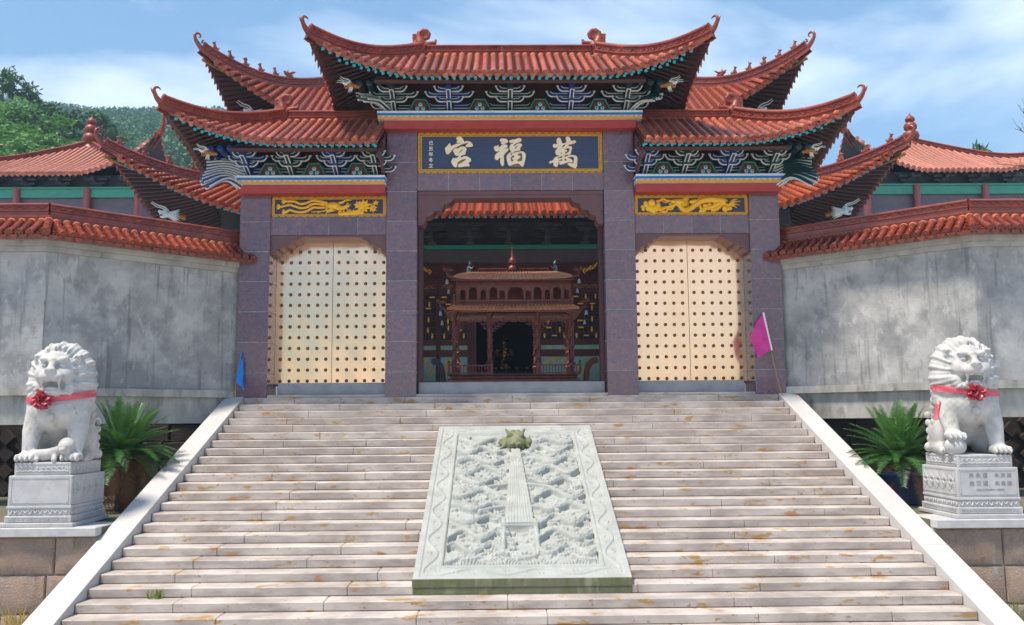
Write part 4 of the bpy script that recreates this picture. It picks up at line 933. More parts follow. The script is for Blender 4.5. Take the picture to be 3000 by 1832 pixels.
def corner_fan(x,zb,s,colr,part,big=False):
    g=G()
    k=9 if big else 6
    for i in range(k):
        t=i/(k-1); an=R(-8+70*t if not big else -14+74*t); L=.78-.12*math.sin(t*5)+(.15 if big else 0); zz=zb+.34-.30*t if not big else zb+.34-.58*t
        z1=zz+(.10-.16*t if not big else .08-.34*t)
        dx,dy=math.cos(an)*s,-math.sin(an); a=np.array((x-s*.05,20.22,zz-.03)); m1=a+np.array((dx*L*.5,dy*L*.5,.10)); b=a+np.array((dx*L,dy*L,z1-zz+.06))
        P=spline([a,m1,b],9); g.tube(P,np.linspace(.075,.05,9),colr,n=6)
        lat=np.array((dy,-dx,0)); 
        for q in (-1,1): g.tube(P+lat*q*.056+np.array((0,0,-.030*(1 if q>0 else -.3))),np.linspace(.024,.020,9),m_white,n=6)
        g.tube(P+np.array((0,-.05,-.06)),np.linspace(.020,.016,9),m_white,n=5)
    g.obj('corner_beaks',part,smooth=50)
    g=G()
    for i in range(4):
        xx=x+s*(-.1+.22*i); g.tube([(xx,20.3,zb+.47),(xx,19.62+.03*i,zb+.49)],.075,colr,n=10); g.ell((xx,19.61+.03*i,zb+.49),(.075,.03,.085),colr)
    g.obj('beam_ends',part,smooth=50)
def gate_roof(name,R_,x_in,sg,zc):
    dk=deck(R_,name,gate,x_in,sg); 
    if x_in is None: a0,a1=-R_.xh+.10,R_.xh-.10
    else: a0,a1=sorted((sg*(x_in+.02),sg*(R_.xh-.10)))
    tile_slope(R_,dk,0,-1,a0,a1,.184,.062,m_tileG,mortar=m_orange)
    for s in ((-1,1) if x_in is None else (sg,)):
        tile_slope(R_,dk,1,s,-R_.yh+.08,R_.yh-.08,.184,.062,m_tileG,n=7)
        rafters(R_,dk,1,s,np.arange(-R_.yh+.1,R_.yh-.09,.150),R_.xh-1.2,m_turq)
        P=hip_path(R_,s,-1,off=-.03); ridge_line(dk,P,.08,.36,.34,m_ridgeG); d=P[-1]-P[-2]; hook_tip(dk,P[-1]+np.array((0,0,.24)),(d[0],d[1],0),.58,m_ridgeG)
        P=hip_path(R_,s,1,off=-.03); ridge_line(dk,P,.08,.36,.7,m_ridgeG); d=P[-1]-P[-2]; hook_tip(dk,P[-1]+np.array((0,0,.24)),(d[0],d[1],0),.58,m_ridgeG)
        inst(ME_CHI,'ridge_dragon',dk,T(R_.cx+s*(R_.xr+.16),R_.cy,R_.z(R_.xr,0)+.05,rz=(0 if s<0 else math.pi),s=.92))
        e=R_.path(0,-1,s*(R_.xh-.62),3)[0]; inst(ME_DH,'dragon_head',dk,T(e[0],e[1]+.62,e[2]-.42,rz=(math.pi+.35 if s<0 else -.35),s=.56))
    xr=R_.xr; lo,hi=(-xr,xr) if x_in is None else sorted((sg*x_in,sg*xr))
    zr=R_.z(0 if x_in is None else sg*x_in,0)-.03
    ridge_line(dk,[(R_.cx+x,R_.cy,zr) for x in np.linspace(lo,hi,12)],.085,.29,.36,m_ridgeG)
    rafters(R_,dk,0,-1,np.arange(a0+.02,a1,.152),1.0,m_turq)
    for yy,zz in ((19.36,-.09),(19.70,.10)):
        g=G(); q=R_.z(0 if x_in is None else sg*x_in,yy-R_.cy)-.30; w0,w1=(-R_.xh+1.1,R_.xh-1.1) if x_in is None else sorted((sg*x_in,sg*(R_.xh-1.1))); g.tube([(w0,yy,q),(w1,yy,q)],.06,m_brown2,n=10); g.obj('purlin',dk)
    g=G(); w0,w1=(-2.95,2.95) if x_in is None else sorted((sg*x_in,sg*6.12)); g.box(w0,w1,20.44,20.95,zc,R_.z(0 if x_in is None else sg*x_in,.3)-.12,m_brown2); g.obj('eave_wall',gate,smooth=0)
    return dk
RC=Roof(0,20.75,4.06,2.13,6.785,1.25,.69,1.8,.2,.16,conc=.97,py=.9,px=1.75)
RL=Roof(0,20.75,7.12,2.0,5.365,1.09,.64,4.8,.2,.16,conc=.97,py=.9,px=1.75)
gate_roof('roof',RC,None,1,6.45); gate_roof('roof',RL,2.805,-1,4.97); gate_roof('roof',RL,2.805,1,4.97)
for i,x in enumerate((-2.62,-1.37,0,1.37,2.62)): bracket(x,6.458,m_green if i%2==0 else m_blue,gate)
for x in (-2.03,-.685,.685,2.03): bell(x,6.50,gate)
for s in (-1,1): corner_fan(s*2.78,6.50,s,m_green,gate)
for s in (-1,1):
    for i,x in enumerate((5.86,4.90,3.90,3.02)): bracket(s*x,4.985,(m_blue,m_green)[(i+(s>0))%2],gate,.42)
    for x in (5.38,4.40,3.44): bell(s*x,5.02,gate)
    corner_fan(s*6.02,5.02,s,m_blue if s<0 else m_green,gate,True)
    # hanging end boards beside the inner pillars
    g=G(); g.prism([(18.95,5.15),(19.2,5.35),(20.32,6.05),(20.32,4.98),(20.22,4.86),(20.12,5.0),(19.6,5.2)],s*2.83,s*2.87,m_arch,((0,0,0),(0,1,0),(0,0,1),(1,0,0))); g.obj('end_board',gate,smooth=0)
# ---------------------------------------------------------------- boundary walls with tiled tops
def offs(P,t):
    P=[np.array(p,float) for p in P]; o=[]
    for i,p in enumerate(P):
        ns=[]
        for a,b in ((i-1,i),(i,i+1)):
            if a>=0 and b<len(P): d=P[b]-P[a]; d/=np.linalg.norm(d); ns.append(np.array((d[1],-d[0])))
        n=sum(ns); n/=np.linalg.norm(n); k=1/max(.3,np.dot(n,ns[0])); o.append(p+n*t*k)
    return o
def band(g,P,t0,t1,z0,z1,m):
    a,b=offs(P,t0),offs(P,t1)
    for i in range(len(P)-1):
        V=[(q[0],q[1],z) for z in (z0,z1) for q in (a[i],a[i+1],b[i+1],b[i])]
        g.add(V,[(0,3,2,1),(4,5,6,7),(0,1,5,4),(1,2,6,5),(2,3,7,6),(3,0,4,7)],m)
for sx,word in ((-1,'left'),(1,'right')):
    P=[(-6.05,20.75),(-9.12,17.9),(-15.5,17.9)]
    if sx>0: P=[(-x,y) for x,y in P]
    sg=1 if sx>0 else -1   # outward (towards the viewer) offset sign
    # direction from gate outwards: right-hand normal (d.y,-d.x)
    root=empty('boundary_wall',(sx*9.12,17.9,.1),'grey plastered courtyard wall topped with glazed brown tiles, running out from the gate to the %s'%word,'wall','plastered walls beside the gate')
    f=lambda t:-t if sx<0 else t
    f2=f
    # front offset sign test
    q=offs(P,1.0)[1]; s=1 if q[1]<17.9 else -1
    g=G(); band(g,P,-s*.18,s*.18,.2,2.90,m_plaster); g.obj('wall_face',root,smooth=0)
    g=G(); band(g,P,-s*.2,s*.235,2.86,2.97,m_coping); band(g,P,-s*.22,s*.30,2.968,3.10,m_coping); g.obj('coping',root,smooth=0)
    g=G(); band(g,P,-s*.2,s*.30,.08,.235,m_ledge); g.obj('ledge',root,smooth=0)
    g=G(); band(g,P,-s*.2,s*.20,-.47,.078,m_ledge); g.obj('base_beam',root,smooth=0)
    e=offs(P,s*.50); tpt=offs(P,s*.07); e2=offs(P,-s*.50); t2=offs(P,-s*.07)
    g=G()
    for A,B,fl in ((e,tpt,s<0),(e2,t2,s>0)):
        for i in range(2):
            V=[(A[i][0],A[i][1],3.105),(A[i+1][0],A[i+1][1],3.105),(B[i+1][0],B[i+1][1],3.42),(B[i][0],B[i][1],3.42)]+[(A[i][0],A[i][1],3.07),(A[i+1][0],A[i+1][1],3.07),(B[i+1][0],B[i+1][1],3.1),(B[i][0],B[i][1],3.1)]
            g.add(V,[(0,1,2,3),(4,5,6,7),(0,1,5,4)],m_mortar)
    band(g,P,-s*.07,s*.07,3.3,3.62,m_ridgeW); rf=g.obj('tile_roof',root,smooth=0)
    for i in range(2):
        A=np.array(P[i]);B=np.array(P[i+1]); d=B-A; L=np.linalg.norm(d); d/=L; n=np.array((d[1],-d[0]))*s; la=np.array((d[0],d[1],0))
        k=int(round(L/.192))
        for j in range(k+1):
            for row in (0,1):
                c=A+d*(L*(j+(0 if row else .5))/k)
                if row==0 and j==k: continue
                # splay rows near the corner so that they do not cross
                fr=((j+(0 if row else .5))/k); sk=0
                base=np.array((c[0],c[1],0)); nn=np.array((n[0],n[1],0))
                if i==0 and fr>.93 or i==1 and fr<.03: nn=nn*.98
                pts=[base+nn*t+np.array((0,0,z)) for t,z in ((.54,3.135),(.42,3.20),(.28,3.29),(.08,3.445))]
                if row==0: row_mesh(pts,la,.070,.192,.26,m_tileW,base=.015,mortar=m_orange).obj('barrel_tile_row',rf,smooth=40)
                else: pan_mesh(pts,la,.115,.13,m_tileW,depth=.022,dw=.155).obj('pan_tile_row',rf,smooth=30)
    q=offs(P,s*1.0)[1]; nn=np.array((q[0]-P[1][0],q[1]-P[1][1],0)); kk=np.linalg.norm(nn); nn/=kk; la=np.array((-nn[1],nn[0],0)); B0=np.array((P[1][0],P[1][1],0))
    row_mesh([B0+nn*t*kk+np.array((0,0,z)) for t,z in ((.54,3.14),(.42,3.205),(.28,3.295),(.08,3.45))],la,.074,.192,.26,m_tileW,base=.02,mortar=m_orange).obj('barrel_tile_row',rf,smooth=40)
    for sg_ in (-1,1):
        w2=nn*math.cos(.2)+la*sg_*math.sin(.2)
        pan_mesh([B0+w2*t*kk+np.array((0,0,z)) for t,z in ((.54,3.13),(.42,3.195),(.28,3.285),(.12,3.42))],la,.11,.13,m_tileW,depth=.022,dw=.15).obj('pan_tile_row',rf,smooth=30)
    P3_=[(p[0],p[1],3.575) for p in P]
    ridge_line(rf,[P3_[0],(np.array(P3_[0])+np.array(P3_[1]))/2,P3_[1]],.085,.28,.36,m_ridgeW); ridge_line(rf,[P3_[1],(np.array(P3_[2])+np.array(P3_[1]))/2,P3_[2]],.085,.28,.36,m_ridgeW)
# ---------------------------------------------------------------- main hall behind the gate
hall=empty('main_hall',(0,34,.02),'double-eaved temple hall with orange tiled roofs rising behind the gate','temple hall')
g=G(); g.box(-10.5,10.5,28.2,40,.02,.62,m_sill,.02); g.obj('podium',hall,smooth=20)
g=G(); g.box(-9.3,-1.05,30.7,31.0,.62,5.9,m_hallred); g.box(.98,9.3,30.7,31.0,.62,5.9,m_hallred); g.box(-1.05,.98,30.7,31.0,4.0,5.9,m_hallred); g.box(-9.3,9.3,36.5,37,.62,5.9,m_shadepaint); g.box(-9.3,-9.0,31,36.5,.62,5.9,m_shadepaint); g.box(9,9.3,31,36.5,.62,5.9,m_shadepaint); g.obj('wall',hall,smooth=0)
g=G(); g.box(-9.6,9.6,30.3,30.7,4.81,5.23,m_slate,.02); g.obj('beam',hall,smooth=20)
g=G(); g.box(-9.6,9.6,30.2,30.7,5.232,5.37,m_grnL,.01); g.obj('green_fascia',hall,smooth=20)
g=G(); g.box(-9.6,9.6,30.45,30.7,5.372,6.6,m_bkt); g.obj('bracket_wall',hall,smooth=0)
ME_HB=G()
ME_HB.box(-.14,.14,-.18,.05,0,.12,m_bkt,.02); ME_HB.box(-.07,.07,-.9,.05,.12,.30,m_bkt,.01); ME_HB.box(-.06,.06,-.55,-.40,.0,.62,m_bkt,.01)
for hw,yy,zz in ((.42,-.25,.22),(.30,-.62,.36),(.45,-.62,.52),(.42,-.1,.45)):
    ME_HB.prism([(-hw,zz+.12),(-hw,zz+.05),(-hw+.1,zz),(hw-.1,zz),(hw,zz+.05),(hw,zz+.12)],yy,yy+.10,m_bkt)
ME_HB=ME_HB.mesh('bracket_set',30)
for i in range(-7,8): inst(ME_HB,'bracket_set',hall,T(i*1.27+.06,30.3,5.372))
for x in (-9.2,-6.2,-3.35,3.45,6.2,9.2):
    g=G(); g.lathe([(.26,.62),(.24,.75),(.22,.8),(.22,4.85)],(x,29.9,0),m_hallred,18); g.obj('column',hall,smooth=60)
# lattice doors
def door(x0,x1):
    g=G(); y=30.6; g.box(x0,x1,y,y+.06,.64,4.28,m_hallred); d=g.obj('lattice_door',hall,smooth=0)
    g=G(); xa,xb=x0+.06,x1-.06; g.box(xa,xb,y-.004,y+.0,2.22,3.77,m_shadepaint); g.obj('shade_panel',d,smooth=0)  # black sheet on the solid leaf, painted as the shade behind the lattice
    g=G(); n=5
    for i in range(n+1): xx=xa+(xb-xa)*i/n; g.box(xx-.012,xx+.012,y-.03,y-.005,2.22,3.77,m_hallred)
    for j in range(8): zz=2.22+1.55*j/7; g.box(xa,xb,y-.032,y-.006,zz-.012,zz+.012,m_hallred)
    for j in range(3):
        for i in (0,1):
            cx=xa+(xb-xa)*(.27+.46*i); cz=2.5+.5*j; g.box(cx-.14,cx+.14,y-.036,y-.01,cz-.012,cz+.012,m_hallred); g.box(cx-.012,cx+.012,y-.036,y-.01,cz-.14,cz+.14,m_hallred)
    g.obj('lattice',d,smooth=0)
    g=G()
    for (fx,fz) in ((.14,3.66),(.86,3.66),(.30,3.42),(.75,3.42),(.25,3.2),(.72,3.28),(.14,2.35),(.86,2.35),(.3,2.62),(.7,2.55),(.28,2.85),(.72,2.9),(.5,2.35),(.5,3.66)):
        cx=xa+(xb-xa)*fx; w2,h2=((.075,.022) if rnd.random()<.6 else (.022,.085)); g.box(cx-w2,cx+w2,y-.044,y-.034,fz-h2,fz+h2,m_gold)
        g.ell((cx-w2,y-.04,fz),.02,m_gold,6,4); g.ell((cx+w2,y-.04,fz),.02,m_gold,6,4)
    g.obj('gilt_studs',d,smooth=0)
    for (z0,z1) in ((1.88,2.04),(.84,1.66)):
        g=G(); g.box(xa,xb,y-.02,y-.001,z0,z1,m_greenpan,.01); q=g.obj('gilt_panel',d,smooth=20)
        g=G(); 
        for a,b,c,e in ((xa,xb,z0,z0+.018),(xa,xb,z1-.018,z1),(xa,xa+.018,z0,z1),(xb-.018,xb,z0,z1)): g.box(a,b,y-.03,y-.021,c,e,m_goldD)
        cx,cz=(xa+xb)/2,(z0+z1)/2; hh=(z1-z0)/2; ww=(xb-xa)/2
        for k in range(7 if hh>.2 else 3):
            a0=rnd.uniform(0,6); ox,oz=rnd.uniform(-.55,.55)*ww,rnd.uniform(-.6,.6)*hh
            g.tube(spline([(cx+ox+.16*min(1,hh*3)*math.cos(a0+t*3)*(.5+.5*t),y-.024,cz+oz+.12*min(1,hh*2.4)*math.sin(a0+t*3.5)) for t in np.linspace(0,1,5)],14),np.linspace(.03,.01,14)*min(1,hh*2.5+.2),m_gold,n=5)
        if hh>.2: g.tube(spline([(cx+ww*.78*math.cos(t)*(1+.06*math.cos(6*t)),y-.024,cz+hh*.85*math.sin(t)*(1+.06*math.cos(6*t))) for t in np.linspace(0,6.28,13)],60),.012,m_gold,n=4)
        g.obj('gilt_ornament',q)
    g=G(); g.tube(spline([(xa+(xb-xa)*t,y-.012,4.02+.05*math.sin(t*19)) for t in np.linspace(.05,.95,14)],50),.014,m_goldD,n=4); g.tube(spline([(xa+(xb-xa)*t,y-.012,4.02-.05*math.sin(t*19+.8)) for t in np.linspace(.05,.95,14)],50),.012,m_goldD,n=4); g.obj('gilt_scroll',d)
for x0 in (-5.47,-4.42,-3.37+.02,-2.30,1.05,2.12,3.18,4.22): door(x0,x0+1.03)
for s in (-1,1):
    g=G(); 
    for k in range(5): g.tube(spline([(s*3.0-s*.1*k,30.25,4.75-.05*k),(s*2.85-s*.08*k,30.22,4.55-.02*k),(s*2.6,30.22,4.5-.03*k)],10),np.linspace(.035,.012,10),m_goldD if k%2 else m_gold,n=5)
    g.obj('gilt_corner_bracket',hall)
def hall_roof(name,R_,skip,m_end,beasts,dh,wall):
    dk=deck(R_,name,hall,mt=m_tileH,mb=m_brown)
    e=R_.xh-.14
    for a0,a1 in (((-e,e),) if skip is None else ((-e,-skip),(skip,e))): tile_slope(R_,dk,0,-1,a0,a1,.238,.08,m_tileH,tl=.34)
    for s in (-1,1):
        tile_slope(R_,dk,1,s,-R_.yh+.1,-R_.yh*.42,.238,.08,m_tileH,tl=.5,n=5)
        rafters(R_,dk,1,s,np.arange(-R_.yh+.15,-.2,.21),R_.xh-1.9,m_end,sq=.05,rr=.05,drop=.11,round_=False)
        P=hip_path(R_,s,-1,24,.15,off=-.03); ridge_line(dk,P,.10,.42,.46,m_ridgeW); d=P[-1]-P[-2]; hook_tip(dk,P[-1]+np.array((0,0,.28)),(d[0],d[1],0),.72,m_ridgeW,True)
        P2=hip_path(R_,s,1,12,.15,off=-.03); ridge_line(dk,P2,.095,.34,1.2,m_ridgeW)
        L=np.r_[0,np.cumsum(np.linalg.norm(np.diff(P[::-1],axis=0),axis=1))]; az=math.atan2(d[1],d[0])
        for k in range(beasts):
            t=.60+(.80 if skip is None else .56)*k; p=np.array([np.interp(t,L,P[::-1][:,c]) for c in range(3)])
            last=(k==beasts-1 and skip is not None)
            inst(ME_XIE if last else ME_BEAST[(k*2+1)%3],'hip_dragon_head' if last else 'ridge_beast',dk,T(p[0],p[1],p[2]+.41,rz=az,s=.85 if last else .72,ry=R(-4)))
        q=R_.path(0,-1,s*(R_.xh-.25),3)[0]; inst(ME_DH2,'dragon_head',dk,T(dh[0]*s,dh[1],dh[2],rz=(math.pi+.55 if s<0 else -.55),s=.66))
        g=G(); q=hip_path(R_,s,-1,24,0,off=-.16); g.tube(q[-4:-1]-np.array((0,0,.0)),np.linspace(.03,.055,3),m_goldD,n=8); g.obj('corner_beam',dk)
    rafters(R_,dk,0,-1,[a for a in np.arange(-R_.xh+.2,R_.xh-.1,.21) if skip is None or abs(a)>skip],R_.yh-2.2,m_end,sq=.05,rr=.05,drop=.11,round_=False)
    return dk
RHL=Roof(0,34,11.8,7.0,5.68,3.45,1.92,7.0,2.3,.22,conc=.97,py=.8); hall_roof('lower_roof',RHL,None,m_blueT,5,(-0+10.45,27.9,5.92),0)
g=G(); g.box(-8.4,8.4,30.2,38,6.2,9.7,m_brown); g.obj('upper_wall',hall,smooth=0)
RHU=Roof(0,34,9.5,5.45,9.08,3.9,2.15,5.5,1.2,.22,conc=.97,py=.8); hall_roof('upper_roof',RHU,4.2,m_grnL,6,(8.45,29.7,9.75),0)
g=G(); g.tube([(-4.4,34,12.75),(4.4,34,12.75)],.14,m_ridgeW,n=8); g.obj('main_ridge',hall)
# ---------------------------------------------------------------- side pavilions with gourd finials
for sx,word in ((-1,'left'),(1,'right')):
    cx=sx*20.65; root=empty('corner_pavilion',(cx,45,.02),'pavilion with gourd finial, green fascia and red columns behind the %s wall'%word,'pavilion','pavilions with gourd finials')
    Rp=Roof(cx,45,5.2,5.2,10.5,2.85,1.55,1.7,1.7,.25,conc=.78)
    dk=deck(Rp,'roof',root,mt=m_tileP,mb=m_pavdark)
    tile_slope(Rp,dk,0,-1,-5.05,5.05,.25,.085,m_tileP,tl=.5,n=7); tile_slope(Rp,dk,1,-sx,-5.05,5.05,.25,.085,m_tileP,tl=.6,n=6)
    for a in (-1,1):
        for b in (-1,1):
            P=hip_path(Rp,a,b,18,.1,off=-.02); ridge_line(dk,P,.11,.30,.6,m_ridgeG); d=P[-1]-P[-2]; g=G(); g.tube(spline([P[-1]+np.array((0,0,.1)),P[-1]+.35*np.array((d[0],d[1],0))/np.linalg.norm(d)+np.array((0,0,.4)),P[-1]+.42*np.array((d[0],d[1],0))/np.linalg.norm(d)+np.array((0,0,.95))],8),np.linspace(.15,.05,8),m_ridgeG,n=7); g.obj('ridge_hook',dk)
    g=G(); g.lathe([(.42,13.2),(.30,13.38),(.27,13.46),(.36,13.54),(.42,13.70),(.36,13.88),(.24,13.97),(.22,14.0),(.30,14.07),(.33,14.20),(.28,14.34),(.17,14.42),(.16,14.45),(.23,14.50),(.24,14.60),(.16,14.72),(.06,14.80),(.01,14.93)],(cx,45,0),m_ridgeG,20); g.obj('gourd_finial',root,smooth=70)
    g=G(); g.box(cx-4.2,cx+4.2,40.8,49.2,.02,9.62,m_pavwall); g.obj('wall',root,smooth=0)
    g=G(); g.box(cx-4.35,cx+4.35,40.62,49.3,9.64,10.02,m_pavgrn,.02); g.obj('green_fascia',root,smooth=20)
    g=G(); g.box(cx-4.45,cx+4.45,40.54,49.4,10.022,10.10,m_pavgrn,.01); g.obj('fascia_cap',root,smooth=20)
    g=G(); g.box(cx-4.2,cx+4.2,40.9,49.1,10.102,10.72,m_pavdark); g.obj('bracket_wall',root,smooth=0)
    me=G()
    for hw,yy,zz in ((.16,-.15,0),(.34,-.25,.12),(.5,-.5,.26),(.62,-.3,.40)): me.box(-hw,hw,yy,yy+.16,zz,zz+.12,m_pavdark,.02)
    me.box(-.07,.07,-.8,.1,.15,.34,m_pavdark,.01); me=me.mesh('bracket_set',30)
    for i in range(-2,4): inst(me,'bracket_set',root,T(cx-.35*1+i*1.565-.4,40.8,10.105))
    for x in (-4.33,-1.2,1.93,4.2):
        xx=cx+x if sx<0 else cx-x
        g=G(); g.lathe([(.16,.02),(.16,10.03)],(xx,40.6,0),m_pavcol,16); g.obj('column',root,smooth=60)
    g=G()
    for i in range(48): xx=cx-4.1+i*.175; g.box(xx-.02,xx+.02,40.75,40.80,6.6,8.3,m_pavdark)
    for z in (8.3,7.9,7.5,7.1,6.7): g.box(cx-4.15,cx+4.15,40.74,40.79,z-.02,z+.02,m_pavdark)
    g.obj('window_lattice',root,smooth=0)
# ---------------------------------------------------------------- bronze incense burner in the courtyard
bx,by=.08,24.0
bur=empty('incense_burner',(bx,by,.02),'two-storey bronze incense burner shaped like a pavilion, seen through the open middle doorway','incense burner')
def part(name,fn,sm=30): g=G(); fn(g); return g.obj(name,bur,smooth=sm)
part('base',lambda g:(g.box(bx-1.75,bx+1.75,by-1.0,by+1.0,.02,.36,m_copper,.03),g.box(bx-1.62,bx+1.62,by-.95,by+.95,.362,.48,m_copper,.02),g.box(bx-1.66,bx+1.66,by-1.0,by+1.0,.482,.58,m_copper,.02),g.box(bx-1.60,bx+1.60,by-.95,by+.95,.582,.66,m_copper,.02),g.box(bx-1.66,bx+1.66,by-1.02,by+1.02,.662,.69,m_copper,.01)))
def rail(g,x0,x1,y,z0,z1,step=.075):
    g.box(x0,x1,y-.02,y+.02,z1-.03,z1,m_copper); g.box(x0,x1,y-.02,y+.02,z0+.02,z0+.045,m_copper)
    for i in range(int((x1-x0)/step)+1): xx=x0+i*step; g.box(xx-.011,xx+.011,y-.011,y+.011,z0,z1-.02,m_copper)
    for xx in (x0,x1): g.box(xx-.03,xx+.03,y-.03,y+.03,z0,z1+.05,m_copper); g.ell((xx,y,z1+.08),.035,m_copper,8,6)
for a,b in ((-1.62,-.55),(.60,1.66)): part('railing',lambda g:rail(g,bx+a,bx+b,by-.98,.69,.93))
for x in (-1.49,-.60,.62,1.48):
    for yy in (-.75,.75):
        def cf(g):
            g.lathe([(.10,.69),(.10,.74),(.055,.78),(.055,2.15),(.09,2.2),(.09,2.25)],(bx+x,by+yy,0),m_copper,12); 
            g.tube([(bx+x+.062*math.cos(t),by+yy+.062*math.sin(t),.85+t*.045) for t in np.linspace(0,27,90)],.022,m_copper,n=5); g.ell((bx+x,by+yy-.09,.95),(.10,.05,.05),m_copper,8,6)
        part('dragon_column',cf,50)
for x0,x1 in ((-1.43,-.66),(-.54,.56),(.68,1.42)):
    def fr(g):
        w2=x1-x0; z1=2.22
        g.box(bx+x0,bx+x1,by-.76,by-.72,2.16,z1,m_copper)
        n=int(w2/.075)
        for i in range(n+1):
            u=i/n; e=min(u,1-u)*2; dep=.15+.24*max(0,1-e*1.8); 
            k=int(dep/.06); xx=bx+x0+w2*u
            g.box(xx-.009,xx+.009,by-.755,by-.735,2.16-.06*k,2.17,m_copper)
            for j in range(k):
                if (i+j)%3: g.box(xx-.009,min(xx+w2/n+.009,bx+x1),by-.756,by-.734,2.16-.06*(j+1)-.009,2.16-.06*(j+1)+.009,m_copper)
    part('fretwork',fr,0)
def small_roof(name,z0,zt,xe,xt,ye,yt,tip):
    def f(g):
        def zz(t): return z0+(zt-z0)*t**.75
        n=6
        def edge(q): return (xe+(xt-xe)*q,ye+(yt-ye)*q)
        for sg in (-1,1):
            P=[]
            for i in range(25):
                u=-1+2*i/24; row=[]
                for k in range(n):
                    q=k/(n-1); a,b=edge(q); row.append((bx+u*a,by+sg*b,zz(q)+tip*abs(u)**8*(1-q)))
                P.append(row)
            g.grid(P,m_copperLit,flip=sg<0); g.grid(np.array(P)-np.array((0,0,.03)),m_copper,flip=sg>0)
            P=[]
            for i in range(13):
                u=-1+2*i/12; row=[]
                for k in range(n):
                    q=k/(n-1); a,b=edge(q); row.append((bx+sg*a,by+u*b,zz(q)+tip*abs(u)**8*(1-q)))
                P.append(row)
            g.grid(P,m_copperLit,flip=sg>0); g.grid(np.array(P)-np.array((0,0,.03)),m_copper,flip=sg<0)
        for i in range(33):
            u=-1+2*(i+.5)/33; pts=[]
            for k in range(n):
                q=k/(n-1); a,b=edge(q); pts.append((bx+u*a,by-b-.004,zz(q)+tip*abs(u)**8*(1-q)+.012))
            g.tube(pts,.019,m_copperLit,n=5)
        g.box(bx-xe+.02,bx+xe-.02,by-ye,by-ye+.02,z0-.035,z0-.004,m_copper)
        for s in (-1,1):
            g.tube(spline([(bx+s*(xe-.05),by-ye,z0+tip),(bx+s*(xe+.08),by-ye-.05,z0+tip+.05),(bx+s*(xe+.10),by-ye-.06,z0+tip+.13)],6),np.linspace(.04,.02,6),m_copper,n=6)
            c=(bx+s*(xe+.06),by-ye-.05,z0+tip+.17); g.ell(c,(.12,.04,.04),m_copper,8,6); g.ell((c[0]+s*.1,c[1],c[2]+.04),(.05,.03,.05),m_copper,8,6); g.tube([c,(c[0]-s*.06,c[1],c[2]+.09)],[.02,.008],m_copper,n=5)
    r=part(name,f,40)
    for s in (-1,1):
        g=G(); x=bx+s*(xe+.10); g.tube([(x,by-ye-.06,z0+tip+.08),(x,by-ye-.06,z0-.02)],.006,m_copper,n=4); g.lathe([(.045,z0-.13),(.035,z0-.10),(.03,z0-.04),(.008,z0-.015)],(x,by-ye-.06,0),m_bell,10); g.obj('bell',r)
        g=G(); x=bx+s*(xe+.06); g.tube([(x,by-ye-.0,z0-.12),(x,by-ye,z0-.26)],.006,m_copper,n=4); g.lathe([(.04,z0-.36),(.03,z0-.33),(.026,z0-.28),(.008,z0-.25)],(x,by-ye,0),m_bell,10); g.obj('bell',r)
small_roof('lower_roof',2.285,2.44,1.72,1.50,1.12,.88,.03)
part('railing',lambda g:rail(g,bx-1.50,bx+1.50,by-.90,2.42,2.58,.06))
def upper(g):
    y=by-.72; xs=[-1.42]; 
    ar=[(-1.28,.07,.40),(-1.02,.10,.46),(-.76,.07,.40),(-.50,.10,.46),(-.27,.07,.38),(.07,.20,.44),(.39,.07,.38),(.63,.10,.46),(.88,.07,.40),(1.13,.10,.46),(1.37,.065,.40)]
    e=-1.45
    for c,hw,h in ar:
        g.box(bx+e,bx+c-hw,y,y+.12,2.44,3.10,m_copper); e=c+hw
        # arch head
        pts=[(bx+c-hw,3.10),(bx+c-hw,2.44+h)]+[(bx+c-hw*math.cos(t),2.44+h+hw*math.sin(t)) for t in np.linspace(0,math.pi,9)]+[(bx+c+hw,3.10)]
        pts=[(bx+c-hw,3.10)]+[(bx+c-hw*math.cos(t),2.44+h-hw*.6+hw*math.sin(t)) for t in np.linspace(0,math.pi,11)]+[(bx+c+hw,3.10)]
        g.prism(pts,y,y+.12,m_copper)
    g.box(bx+e,bx+1.50,y,y+.12,2.44,3.10,m_copper); g.box(bx-1.45,bx+1.50,by+.5,by+.6,2.44,3.1,m_copper); g.box(bx-1.45,bx-1.38,y+.12,by+.5,2.44,3.1,m_copper); g.box(bx+1.43,bx+1.5,y+.12,by+.5,2.44,3.1,m_copper)
part('upper_storey',upper,30)
small_roof('upper_roof',3.09,3.37,1.56,1.14,1.05,.30,.05)
def grille(g,x0,x1):
    for a,b,c,d in ((x0,x1,3.37,3.39),(x0,x1,3.505,3.53),(x0,x0+.02,3.37,3.53),(x1-.02,x1,3.37,3.53)): g.box(bx+a,bx+b,by-.05,by-.02,c,d,m_copper)
    k=12
    for i in range(k):
        a=x0+(x1-x0)*i/k; b=x0+(x1-x0)*(i+1)/k; g.tube([(bx+a,by-.035,3.385),(bx+b,by-.035,3.51)],.009,m_copper,n=4); g.tube([(bx+b,by-.035,3.385),(bx+a,by-.035,3.51)],.009,m_copper,n=4)
part('ridge_grille',lambda g:grille(g,-.92,-.13)); part('ridge_grille',lambda g:grille(g,.18,.97))
part('gourd_finial',lambda g:g.lathe([(.07,3.36),(.05,3.40),(.10,3.44),(.125,3.50),(.10,3.57),(.055,3.61),(.05,3.62),(.09,3.66),(.10,3.72),(.07,3.78),(.035,3.84),(.03,3.95),(.015,4.06),(.025,4.08),(.005,4.12)],(bx+.0,by,0),m_copper,16),60)
